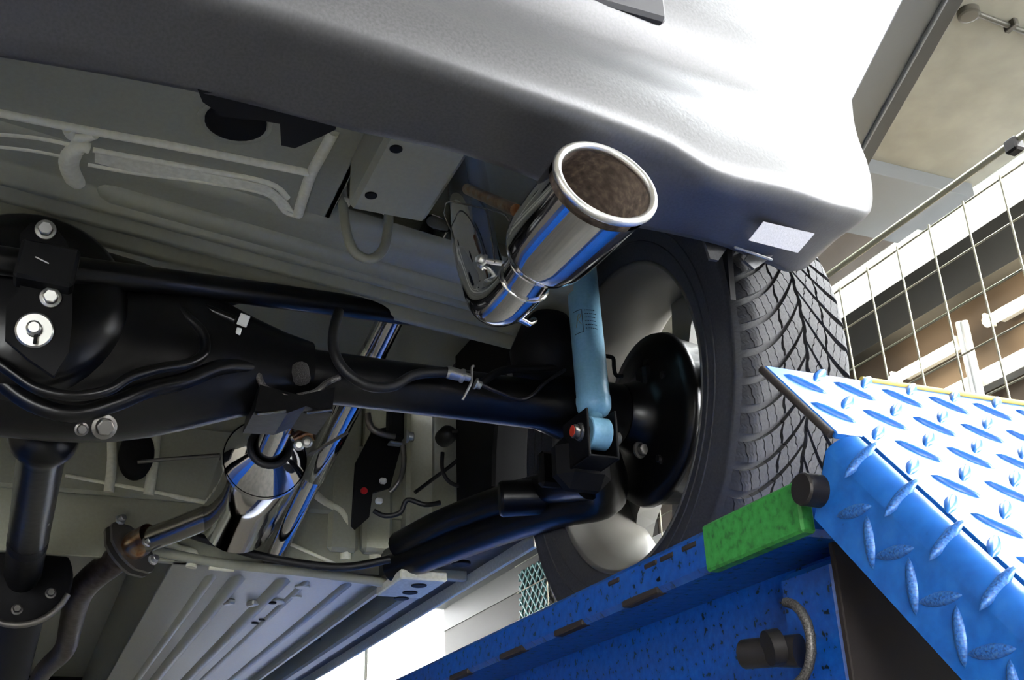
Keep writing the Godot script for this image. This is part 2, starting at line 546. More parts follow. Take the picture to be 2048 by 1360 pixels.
func ramp_lug() -> Mesh:
	var st := new_st()
	var rows := []
	var n := 8
	for i in n + 1:
		var u := -1.0 + 2.0 * i / n
		var w := 0.0048 * pow(maxf(0.0, 1.0 - u * u), 0.8)
		var h := 0.004 * pow(maxf(0.0, 1.0 - u * u), 0.5)
		var row := []
		for k in 5:
			var a := PI * k / 4.0
			row.append(Vector3(0.0195 * u, h * sin(a), -w * cos(a)))
		rows.append(row)
	smooth(st)
	grid(st, rows)
	return to_mesh(st)

func build_ramp() -> void:
	var tip := Vector3(0.315, 1.792, 0.768)
	var s := Vector3(0, -0.755, 0.656)
	var n := Vector3(0, 0.656, 0.755)
	var t := thing("lift_ramp", "blue painted diamond plate drive-on ramp with a folded skirt", "ramp", tip + s * 0.3)
	var at := func(x: float, d: float, up: float) -> Vector3:
		return tip + Vector3(x, 0, 0) + s * d + n * up
	# plate with a folded skirt: outline swept across x
	var st := new_st()
	var width := 0.5
	var len_s := 0.75
	st = new_st()
	# flap above the hinge, without skirt
	box(st, at.call(width / 2, 0.047, -0.003), Vector3(width, 0.006, 0.112), Basis(Vector3.RIGHT, n, s), 0.001)
	part("stop_flap", st, mats.ramp_blue, t)
	st = new_st()
	box(st, at.call(width / 2 + 0.012, 0.1 + (len_s - 0.1) / 2, -0.003), Vector3(width - 0.024, 0.006, len_s - 0.1), Basis(Vector3.RIGHT, n, s), 0.0005)
	part("plate", st, mats.ramp_blue, t)
	st = new_st()
	var rows := []
	for d in [0.1, 0.13, 0.2, 0.35, 0.5, len_s]:
		var row := []
		for k in 9:
			var a := PI / 2 * k / 8.0
			row.append(at.call(0.018 - 0.018 * sin(a), d + (0.006 * (1.0 - k / 8.0) if d < 0.11 else 0.0), -0.018 + 0.018 * cos(a)))
		rows.append(row)
	smooth(st)
	grid(st, rows)
	var face := PackedVector2Array([Vector2(0.1, 0.018), Vector2(0.118, 0.066), Vector2(len_s, 0.066), Vector2(len_s, 0.018)])
	plate(st, face, at.call(0.0, 0.0, 0.0), s, -n, 0.004)
	part("skirt", st, mats.ramp_blue, t)
	st = new_st()
	tube(st, [at.call(-0.001, -0.009, -0.004), at.call(-0.001, 0.1, -0.004)], 0.0035, 8)
	part("cut_edge", st, mats.rust_and_shade, t)
	st = new_st()
	tube(st, [at.call(0.1, -0.0105, 0.0), at.call(0.3, -0.0105, 0.001), at.call(width, -0.0105, 0.0)], 0.003, 8)
	part("front_edge", st, mats.yellow_edge, t)
	# hinge pin
	st = new_st()
	lathe(st, [Vector2(0, 0), Vector2(0, 0.0115), Vector2(0.002, 0.0125), Vector2(0.03, 0.0125)], Vector3(0.298, 1.678, 0.8059), Vector3.RIGHT, 28, true)
	part("hinge_pin", st, mats.pin_steel, t)
	# raised lugs, two ways across
	var lug := ramp_lug()
	var diag1 := (Vector3.RIGHT + s).normalized()
	var diag2 := (Vector3.RIGHT - s).normalized()
	var place := func(p: Vector3, dir: Vector3, up: Vector3, m: String) -> void:
		dir = (dir - up * dir.dot(up)).normalized()
		put("tread_lug", lug, mats[m], t, Transform3D(Basis(dir, up, dir.cross(up)), p - t.position))
	for i in 9:
		for j in 14:
			var d := 0.0185 + 0.0497 * j
			var x := 0.0235 + 0.05 * i
			if x < width - 0.02:
				var shift := -0.004 * j
				if x + shift > 0.034 or j < 2:
					place.call(at.call(x + shift, d, -0.0002), diag1, n, "ramp_blue")
			var x2 := 0.0487 + 0.0487 * i
			var d2 := 0.0445 + 0.0497 * (j - 1)
			if x2 < width - 0.02 and x2 - 0.0043 * j > 0.016:
				place.call(at.call(x2 - 0.0043 * (j - 1), d2, -0.0002), diag2, n, "ramp_blue")
	# lugs that run over the fold and down the skirt
	var down := -n
	var sk := Vector3.LEFT
	for j in 12:
		var d := 0.158 + 0.05 * j
		var p: Vector3 = at.call(0.0003, d - 0.006, -0.037)
		place.call(p, (s - down).normalized() * 1.0, sk, "lug_blue")
		var q: Vector3 = at.call(0.0003, d + 0.02, -0.045)
		place.call(q, (s + down).normalized(), sk, "lug_blue")
		var fold: Vector3 = at.call(0.0068, d - 0.028, -0.0068)
		place.call(fold, (Vector3.RIGHT * 0.7 + n * 0.75 - s * 0.35).normalized(), (Vector3.LEFT * 0.72 + n * 0.7).normalized(), "lug_blue")

# ---------------------------------------------------------------- the car's underside
func bead(parent: Node3D, pts: Array, r: Variant, called := "sealant_bead", m := "sealant") -> void:
	var st := new_st()
	tube(st, spline(pts, 5), r, 10)
	part(called, st, mats[m], parent)

func disc(parent: Node3D, called: String, at: Vector3, axis: Vector3, r: float, h: float, m: Material) -> void:
	var st := new_st()
	lathe(st, [Vector2(-0.002, r), Vector2(h * 0.7, r), Vector2(h, r * 0.9), Vector2(h, 0)], at, axis, 24, true)
	part(called, st, m, parent)

func build_body() -> void:
	var t := thing("car_underbody", "grey-green painted car underbody with pale sealant beads, above the axle", "car body", Vector3(0, 2.2, -0.9))
	var paint: Material = mats.underbody_paint
	var st := new_st()
	slab(st, -0.95, 0.085, 2.24, 2.255, 0.1, 0.62, 0.002)
	part("boot_floor", st, paint, t)
	st = new_st()
	slab(st, -0.9, 0.56, 2.42, 2.45, -0.82, 0.58, 0.002)
	part("upper_floor", st, paint, t)
	st = new_st()
	slab(st, 0.075, 0.085, 2.24, 2.43, 0.1, 0.6, 0.002)
	part("boot_side", st, paint, t)
	# side member with two holes, their shade painted as black discs, towing loop welded to it
	st = new_st()
	box(st, Vector3(0.125, 2.29, 0.42), Vector3(0.1, 0.24, 0.25), Basis(), 0.006)
	part("side_member", st, paint, t)
	for p in [Vector3(0.0918, 2.17, 0.4415), Vector3(0.0924, 2.17, 0.3379)]:
		disc(t, "black_disc", p, Vector3.DOWN, 0.0075, 0.002, mats.black_plastic)
	st = new_st()
	tube(st, spline([Vector3(0.0882, 2.276, 0.2), Vector3(0.0927, 2.229, 0.2), Vector3(0.0988, 2.192, 0.2), Vector3(0.1104, 2.167, 0.2), Vector3(0.1311, 2.161, 0.2), Vector3(0.1487, 2.178, 0.2), Vector3(0.1545, 2.207, 0.2), Vector3(0.1558, 2.25, 0.2)], 5), 0.0068, 12)
	part("towing_loop", st, paint, t)
	for p in [Vector3(0.095, 2.242, 0.2), Vector3(0.1517, 2.239, 0.2)]:
		st = new_st()
		lathe(st, [Vector2(-0.006, 0), Vector2(-0.004, 0.007), Vector2(0.004, 0.008), Vector2(0.007, 0)], p, Vector3(0.3, 1, 0.4), 10)
		part("weld_spot", st, mats.sealant, t)
	# ribbed cross member, running slightly askew
	st = new_st()
	var rows := []
	for i in 13:
		var x := -1.0 + 1.53 * i / 12.0
		var z := 0.06 - 0.199 * x
		var row := []
		for q in [[0.115, 2.262], [0.112, 2.239], [0.08, 2.238], [0.034, 2.238], [0.028, 2.236], [0.015, 2.219], [0.005, 2.217], [-0.008, 2.229], [-0.013, 2.229], [-0.022, 2.216], [-0.031, 2.214], [-0.041, 2.225], [-0.046, 2.225], [-0.056, 2.21], [-0.066, 2.206], [-0.075, 2.214], [-0.081, 2.24], [-0.085, 2.43]]:
			row.append(Vector3(x, q[1], z + q[0]))
		rows.append(row)
	smooth(st)
	grid(st, rows)
	part("cross_member", st, paint, t)
	st = new_st()
	tube(st, [Vector3(-0.2195, 2.244, 0.1288), Vector3(-0.2101, 2.244, 0.1271), Vector3(-0.1975, 2.244, 0.1241), Vector3(-0.0116, 2.244, 0.0859), Vector3(0.2232, 2.244, 0.0363), Vector3(0.4028, 2.244, -0.0026)], [0.006, 0.016, 0.02, 0.021, 0.021, 0.021], 16)
	part("pressed_rib", st, paint, t)
	# sealant beads on the boot floor
	bead(t, [Vector3(-0.3639, 2.24, 0.2562), Vector3(-0.2557, 2.24, 0.2553), Vector3(-0.1468, 2.24, 0.2576), Vector3(-0.0435, 2.24, 0.258), Vector3(0.0363, 2.24, 0.2574)], 0.0065)
	bead(t, [Vector3(-0.3649, 2.24, 0.2041), Vector3(-0.2989, 2.24, 0.2178), Vector3(-0.2538, 2.24, 0.218)], 0.004)
	bead(t, [Vector3(-0.3654, 2.24, 0.1789), Vector3(-0.2983, 2.24, 0.1893), Vector3(-0.257, 2.24, 0.1886)], 0.004)
	bead(t, [Vector3(-0.2581, 2.24, 0.248), Vector3(-0.2518, 2.24, 0.2353), Vector3(-0.2378, 2.24, 0.2383), Vector3(-0.2271, 2.24, 0.2488)], 0.0065, "sealant_blob")
	bead(t, [Vector3(-0.2309, 2.24, 0.2187), Vector3(-0.2424, 2.24, 0.2189), Vector3(-0.2496, 2.24, 0.2028), Vector3(-0.2529, 2.24, 0.175), Vector3(-0.2454, 2.24, 0.1455), Vector3(-0.2373, 2.24, 0.1288)], [0.008, 0.009, 0.009, 0.009, 0.009, 0.01, 0.011, 0.012, 0.012, 0.012, 0.012, 0.013, 0.013, 0.013, 0.013, 0.013, 0.013, 0.013, 0.013, 0.013, 0.013, 0.013, 0.012, 0.011, 0.01, 0.008], "sealant_blob")
	bead(t, [Vector3(-0.2272, 2.24, 0.2156), Vector3(-0.1837, 2.24, 0.2156), Vector3(-0.099, 2.24, 0.2174), Vector3(-0.0131, 2.24, 0.2159), Vector3(0.0191, 2.24, 0.1879)], 0.0045)
	bead(t, [Vector3(-0.2309, 2.24, 0.1819), Vector3(-0.1805, 2.24, 0.1814), Vector3(-0.0951, 2.24, 0.1908), Vector3(-0.0111, 2.24, 0.1899), Vector3(0.0233, 2.24, 0.1533), Vector3(0.0433, 2.24, 0.1496)], 0.0045)
	st = new_st()
	var film := PackedVector2Array()
	for p in [Vector3(-0.2245, 2.239, 0.2124), Vector3(-0.1833, 2.239, 0.2127), Vector3(-0.0984, 2.239, 0.2144), Vector3(-0.0124, 2.239, 0.2127), Vector3(0.0178, 2.239, 0.1852), Vector3(0.0365, 2.239, 0.1557), Vector3(0.0177, 2.239, 0.1638), Vector3(-0.0119, 2.239, 0.1938), Vector3(-0.0955, 2.239, 0.1947), Vector3(-0.1808, 2.239, 0.1853), Vector3(-0.2231, 2.239, 0.1911)]:
		film.append(Vector2(p.x, p.z))
	plate(st, film, Vector3(0, 2.2385, 0), Vector3.RIGHT, Vector3.BACK, 0.002)
	part("sealant_film", st, mats.sealant, t)
	bead(t, [Vector3(0.0395, 2.24, 0.3542), Vector3(0.0379, 2.24, 0.3112), Vector3(0.0353, 2.24, 0.2534), Vector3(0.0384, 2.24, 0.1949), Vector3(0.0415, 2.24, 0.1516)], 0.0075)
	# hole in the panel, its dark put in as a black disc
	disc(t, "hole_ring", Vector3(-0.0751, 2.24, 0.3319), Vector3.DOWN, 0.044, 0.003, paint)
	disc(t, "black_disc", Vector3(-0.0745, 2.237, 0.3365), Vector3.DOWN, 0.036, 0.004, mats.black_plastic)
	# kick-up panel in front of the axle
	st = new_st()
	slab(st, -0.95, 0.64, 1.98, 2.43, -0.81, -0.79, 0.002)
	part("kick_up_panel", st, paint, t)
	st = new_st()
	slab(st, -0.9, 0.56, 2.1, 2.26, -0.79, -0.772, 0.006)
	part("raised_band", st, paint, t)
	bead(t, [Vector3(-0.128, 2.244, -0.772), Vector3(-0.1176, 2.171, -0.772), Vector3(-0.1163, 2.104, -0.772)], 0.01)
	bead(t, [Vector3(-0.0409, 2.243, -0.772), Vector3(-0.0391, 2.168, -0.772), Vector3(-0.0412, 2.106, -0.772)], 0.011)
	bead(t, [Vector3(0.2589, 2.171, -0.772), Vector3(0.3055, 2.128, -0.78), Vector3(0.3587, 2.095, -0.78), Vector3(0.3666, 2.007, -0.79)], 0.012)
	bead(t, [Vector3(0.4568, 2.133, -0.79), Vector3(0.4322, 2.076, -0.79), Vector3(0.4338, 2.006, -0.79)], 0.015)
	bead(t, [Vector3(0.3623, 2.091, -0.785), Vector3(0.3882, 2.137, -0.785), Vector3(0.3946, 2.183, -0.785)], 0.006)
	st = new_st()
	tube(st, [Vector3(-0.1994, 2.131, -0.775), Vector3(-0.0388, 2.114, -0.775), Vector3(0.1399, 2.093, -0.775)], 0.005, 8)
	part("seam", st, mats.sealant, t)
	st = new_st()
	tube(st, [Vector3(0.1682, 2.052, -0.775), Vector3(0.2567, 2.025, -0.775), Vector3(0.3418, 1.993, -0.775)], 0.004, 8)
	part("seam", st, mats.sealant, t)
	st = new_st()
	slab(st, 0.2, 0.26, 2.1, 2.17, -0.785, -0.765, 0.012)
	part("white_patch", st, mats.sealant, t)
	disc(t, "drain_hole", Vector3(0.1864, 2.05, -0.79), Vector3.BACK, 0.006, 0.002, mats.black_plastic)
	# vertical box panels above the axle, at the right
	for q in [[0.36, 0.02], [0.43, 0.035], [0.52, 0.05]]:
		st = new_st()
		slab(st, q[0] - 0.035, q[0] + 0.03, 2.02, 2.42, -0.79, -0.79 + q[1], 0.008)
		part("pressed_panel", st, paint, t)
	# floor pan with long ribs, tunnel, sill
	st = new_st()
	slab(st, 0.02, 0.46, 1.98, 1.995, -4.2, -0.79, 0.002)
	part("floor_pan", st, paint, t)
	for q in [[0.11, 0.016], [0.165, 0.02], [0.26, 0.02], [0.31, 0.014], [0.4, 0.016]]:
		st = new_st()
		var p0 := Vector3(q[0], 1.99, -0.86)
		tube(st, [p0, p0 + Vector3(0, -0.0, -0.04), p0 + Vector3(0.0, 0, -2.4)], [q[1] * 0.4, q[1], q[1]], 12)
		part("floor_rib", st, paint, t)
	for q in [[Vector3(0.2807, 1.98, -1.103), 0.03], [Vector3(0.3113, 1.98, -0.9344), 0.017], [Vector3(0.3202, 1.98, -1.037), 0.013]]:
		disc(t, "pressed_ring", q[0], Vector3.DOWN, q[1], 0.004, paint)
	for p in [Vector3(0.1685, 1.98, -1.189), Vector3(0.2795, 1.975, -1.095), Vector3(0.2909, 1.98, -1.364), Vector3(0.3, 1.98, -1.316), Vector3(0.4951, 1.98, -1.554)]:
		disc(t, "drain_hole", p, Vector3.DOWN, 0.009, 0.003, mats.black_plastic)
	for p in [Vector3(0.1847, 1.975, -1.114), Vector3(0.2383, 1.975, -1.117)]:
		st = new_st()
		box(st, p, Vector3(0.018, 0.012, 0.03), Basis(Vector3.UP, 0.4), 0.003)
		part("clip", st, mats.zinc, t)
	bead(t, [Vector3(-0.0262, 1.998, -0.78), Vector3(0.1196, 1.98, -0.78), Vector3(0.2916, 1.973, -0.78), Vector3(0.4514, 1.962, -0.78)], 0.01, "rear_flange", "underbody_paint")
	bead(t, [Vector3(-0.0185, 2.026, -0.79), Vector3(0.0217, 2.006, -0.79), Vector3(0.0561, 1.998, -0.79), Vector3(0.0557, 1.971, -0.79)], 0.011)
	bead(t, [Vector3(0.0896, 1.973, -0.785), Vector3(0.1387, 1.972, -0.785)], 0.006)
	st = new_st()
	slab(st, -0.46, -0.45, 1.98, 2.25, -4.2, -0.79, 0.002)
	slab(st, -0.45, 0.03, 2.24, 2.25, -4.2, -0.79, 0.002)
	slab(st, 0.02, 0.03, 1.98, 2.25, -4.2, -0.79, 0.002)
	part("tunnel", st, paint, t)
	st = new_st()
	slab(st, -0.95, -0.46, 1.98, 1.995, -4.2, -0.79, 0.002)
	part("floor_pan", st, paint, t)
	st = new_st()
	slab(st, -0.9, 0.66, 1.95, 2.5, -4.3, -4.2, 0.01)
	part("bulkhead", st, mats.black_plastic, t)
	# frame rail, bracket whose three holes get black discs for shade, sill
	st = new_st()
	slab(st, 0.455, 0.475, 1.96, 2.1, -4.2, -0.85, 0.006)
	slab(st, 0.455, 0.56, 2.05, 2.06, -4.2, -0.8, 0.002)
	slab(st, 0.53, 0.565, 1.955, 2.06, -4.2, -0.85, 0.006)
	part("frame_rail", st, paint, t)
	var hc := Vector3(0.4949, 1.94, -0.7375)
	st = new_st()
	box(st, hc + Vector3(0, 0.012, 0), Vector3(0.1, 0.02, 0.17), Basis(), 0.003)
	part("jacking_bracket", st, mats.sealant, t)
	for p in [Vector3(0.4991, 1.942, -0.6976), Vector3(0.5017, 1.942, -0.765), Vector3(0.5024, 1.942, -0.8261)]:
		disc(t, "black_disc", p, Vector3.DOWN, 0.016, 0.003, mats.black_plastic)
	st = new_st()
	slab(st, 0.56, 0.655, 2.0, 2.01, -4.2, -0.3, 0.002)
	part("sill_floor", st, mats.black_paint, t)
	st = new_st()
	beam(st, Vector3(0.4661, 1.97, -0.74), Vector3(0.6019, 1.985, -0.3057), 0.02, 0.02, Vector3.UP, 0.006)
	part("sill_flange", st, mats.sealant, t)
	st = new_st()
	slab(st, 0.652, 0.66, 1.972, 2.06, -4.2, -0.46, 0.002)
	part("pinch_weld", st, mats.sealant, t)
	disc(t, "black_disc", Vector3(0.579, 1.985, -0.6651), Vector3.DOWN, 0.02, 0.004, mats.black_plastic)
	st = new_st()
	slab(st, 0.66, 0.78, 2.1, 2.5, -4.2, -0.47, 0.03)
	slab(st, -0.84, -0.76, 2.1, 2.5, -4.2, -0.47, 0.03)
	part("sill_outer", st, mats.bumper_paint, t)
	# body above, out of view, which shades everything below
	st = new_st()
	box(st, Vector3(0, 2.87, -1.75), Vector3(1.56, 0.8, 4.0), Basis(), 0.12)
	part("body_shell", st, mats.bumper_paint, t)
	# inner wing between boot and wheel, with the arch cut out
	st = new_st()
	var poly := PackedVector2Array()
	for k in 19:
		var a := PI * k / 18.0
		poly.append(Vector2(-0.41 * cos(a), 2.07 + 0.36 * sin(a)))
	poly.append(Vector2(0.42, 2.2))
	poly.append(Vector2(0.46, 2.44))
	poly.append(Vector2(-0.6, 2.44))
	poly.append(Vector2(-0.6, 2.07))
	plate(st, poly, Vector3(0.555, 0, 0), Vector3(0, 0, 1), Vector3.UP, 0.008)
	part("inner_wing", st, mats.black_plastic, t)
	st = new_st()
	rows = []
	for k in 15:
		var a := 0.75 + (PI - 0.75) * k / 14.0
		rows.append([Vector3(0.548, 2.07 + 0.42 * sin(a), 0.43 * cos(a)), Vector3(0.7, 2.07 + 0.43 * sin(a), 0.44 * cos(a)), Vector3(0.82, 2.07 + 0.43 * sin(a), 0.44 * cos(a))])
	smooth(st)
	grid(st, rows)
	part("arch_liner", st, mats.black_plastic, t)
	# dark brackets where cross member meets the wing
	st = new_st()
	lathe(st, [Vector2(-0.06, 0), Vector2(-0.06, 0.05), Vector2(-0.02, 0.06), Vector2(0.03, 0.045), Vector2(0.05, 0.03), Vector2(0.05, 0)], Vector3(0.482, 2.175, 0), Vector3(0.1, 1, 0.1), 20)
	part("bump_stop", st, mats.black_plastic, t)

func interp(x: float, xs: Array, ys: Array) -> float:
	for i in xs.size() - 1:
		if x <= xs[i + 1]:
			var u := clampf((x - xs[i]) / (xs[i + 1] - xs[i]), 0.0, 1.0)
			return lerpf(ys[i], ys[i + 1], u)
	return ys[-1]

func sinterp(x: float, xs: Array, ys: Array) -> float:
	var d := 0.02
	return (interp(x - d, xs, ys) + interp(x - d / 2, xs, ys) + interp(x, xs, ys) + interp(x + d / 2, xs, ys) + interp(x + d, xs, ys)) / 5.0

func build_bumper() -> void:
	var t := thing("rear_bumper", "large silver-grey plastic rear bumper curving round above the exhaust tip", "bumper", Vector3(0, 2.05, 0.6))
	# plan of the crease line: right half, from the middle to the wheel arch
	var plan := [Vector2(0, 0.70), Vector2(0.1, 0.699), Vector2(0.2, 0.695), Vector2(0.3, 0.686), Vector2(0.38, 0.676), Vector2(0.46, 0.662), Vector2(0.54, 0.636), Vector2(0.62, 0.594), Vector2(0.69, 0.538), Vector2(0.75, 0.472), Vector2(0.80, 0.4), Vector2(0.83, 0.34), Vector2(0.845, 0.28)]
	var c3 := []
	for p in plan:
		c3.append(Vector3(p.x, 0, p.y))
	var half := spline(c3, 6)
	var line := []
	for k in range(half.size() - 1, 0, -1):
		line.append(Vector3(-half[k].x, 0, half[k].z))
	line.append_array(half)
	var rows := []
	var n := line.size()
	for i in n:
		var p: Vector3 = line[i]
		var d: Vector3 = ((line[mini(i + 1, n - 1)] as Vector3) - (line[maxi(i - 1, 0)] as Vector3)).normalized()
		var out := Vector3(-d.z, 0, d.x)
		if out.z < 0.0 and absf(p.x) < 0.5:
			out = -out
		if out.dot(Vector3(p.x, 0, 0.6)) < 0.0:
			out = -out
		var x := p.x
		var lip := sinterp(x, [-0.85, -0.7, -0.3, -0.13, 0.0, 0.11, 0.2, 0.3, 0.36, 0.44, 0.52, 0.6, 0.68, 0.75, 0.85], [2.34, 2.08, 2.074, 2.072, 2.064, 2.066, 2.056, 2.028, 2.034, 2.04, 2.042, 2.052, 2.09, 2.18, 2.34])
		var cr := sinterp(x, [-0.85, -0.6, -0.137, 0.0, 0.11, 0.24, 0.3, 0.335, 0.37, 0.43, 0.53, 0.64, 0.85], [2.36, 2.13, 2.1, 2.086, 2.073, 2.064, 2.06, 2.045, 2.043, 2.052, 2.068, 2.11, 2.36])
		lip = minf(lip, cr - 0.006)
		var inward := 0.1
		var even := sinterp(x, [-0.85, -0.6, -0.137, 0.0, 0.11, 0.24, 0.34, 0.43, 0.53, 0.64, 0.85], [2.36, 2.13, 2.1, 2.086, 2.075, 2.067, 2.066, 2.07, 2.08, 2.115, 2.36])
		var row := []
		var step := sinterp(x, [-0.6, 0.1, 0.5, 0.62], [1.0, 1.0, 0.9, 0.0])
		for q in [[-0.115, lip + 0.06], [-0.106, lip + 0.012], [-0.103, lip + 0.003], [-inward, lip], [-0.092, lip + 0.0005], [-0.07, lerpf(lip, cr - 0.004, 0.3)], [-0.045, lerpf(lip, cr - 0.004, 0.65)], [-0.022, lerpf(lip, cr - 0.004, 0.9)], [-0.01, cr - 0.002], [-0.0025, cr + 0.004], [0.0, cr + 0.01], [0.0015, cr + 0.02], [0.002, cr + 0.035], [0.001, cr + 0.055], [-0.002 - 0.003 * step, cr + 0.073], [-0.004 - 0.008 * step, cr + 0.09], [-0.005 - 0.011 * step, cr + 0.107], [-0.005 - 0.011 * step, cr + 0.124], [-0.003 - 0.006 * step, cr + 0.15], [-0.002, cr + 0.178], [-0.001, cr + 0.2], [0.0, cr + 0.25], [0.0, cr + 0.3 * (2.55 - cr) / 0.46], [-0.004, 2.46], [-0.014, 2.51], [-0.05, 2.55]]:
			var y: float = q[1]
			var o: float = q[0]
			y += (even - cr) * clampf((y - cr - 0.015) / 0.05, 0.0, 1.0) * clampf((2.42 - y) / 0.1, 0.0, 1.0)
			row.append(Vector3(p.x, y, p.z) + out * o)
		rows.append(row)
	var st := new_st()
	smooth(st)
	grid(st, rows)
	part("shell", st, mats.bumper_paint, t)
	# number plate recess, lower corner in view; slab coloured darker for its shade
	st = new_st()
	slab(st, -0.32, 0.31, 2.222, 2.4, 0.66, 0.688, 0.004)
	part("plate_recess", st, mats.recess_shade, t)
	# clips that hang forward of the lip
	st = new_st()
	var hang := PackedVector2Array()
	for p in [Vector3(-0.1431, 2.076, 0.6018), Vector3(-0.1361, 2.076, 0.5851), Vector3(-0.1239, 2.076, 0.5761), Vector3(-0.1181, 2.076, 0.5685), Vector3(-0.0868, 2.076, 0.5752), Vector3(-0.0635, 2.076, 0.5764), Vector3(-0.0548, 2.076, 0.5425), Vector3(-0.0415, 2.076, 0.5421), Vector3(-0.023, 2.076, 0.5684), Vector3(-0.0118, 2.076, 0.5863), Vector3(-0.0215, 2.076, 0.6012)]:
		hang.append(Vector2(p.x, p.z))
	plate(st, hang, Vector3(0, 2.076, 0), Vector3.RIGHT, Vector3.BACK, 0.004)
	part("clip_bracket", st, mats.black_plastic, t)
	st = new_st()
	var tabs := PackedVector2Array()
	for p in [Vector3(0.4128, 2.049, 0.55), Vector3(0.4179, 2.026, 0.55), Vector3(0.4283, 2.026, 0.55), Vector3(0.444, 2.047, 0.55), Vector3(0.4797, 2.054, 0.55), Vector3(0.4633, 2.033, 0.55), Vector3(0.4754, 2.024, 0.55), Vector3(0.5022, 2.045, 0.55), Vector3(0.5253, 2.083, 0.55), Vector3(0.4158, 2.074, 0.55)]:
		tabs.append(Vector2(p.x, p.y))
	plate(st, tabs, Vector3(0, 0, 0.555), Vector3.RIGHT, Vector3.UP, 0.004)
	part("wing_clip", st, mats.bumper_paint, t)
	st = new_st()
	beam(st, Vector3(0.4358, 2.033, 0.58), Vector3(0.4851, 2.026, 0.58), 0.004, 0.003)
	part("clip_wire", st, mats.zinc, t)
	# strip of foil tape
	st = new_st()
	var a := Vector3(0.444, 2.045, 0.622)
	var b := Vector3(0.538, 2.067, 0.59)
	var cc := Vector3(0.5224, 2.047, 0.575)
	var e := Vector3(0.4326, 2.028, 0.607)
	flat(st)
	var nn := (b - a).cross(e - a).normalized()
	if nn.dot(Vector3(-0.2, -0.6, 0.8)) < 0.0:
		nn = -nn
	var m := 12
	for k in m:
		var u0 := float(k) / m
		var u1 := float(k + 1) / m
		var j0 := 0.0006 * (k % 2)
		var j1 := 0.0006 * ((k + 1) % 2)
		var l0 := a.lerp(e, u0) + (a - b).normalized() * j0
		var l1 := a.lerp(e, u1) + (a - b).normalized() * j1
		var r0 := b.lerp(cc, u0) + (b - a).normalized() * j0
		var r1 := b.lerp(cc, u1) + (b - a).normalized() * j1
		quad(st, l0 + nn * 0.004, r0 + nn * 0.004, r1 + nn * 0.004, l1 + nn * 0.004)
		quad(st, l0 + nn * 0.0035, l1 + nn * 0.0035, r1 + nn * 0.0035, r0 + nn * 0.0035)
	part("foil_tape", st, mats.foil, t).set_meta("label", "strip of silver foil tape with toothed ends")

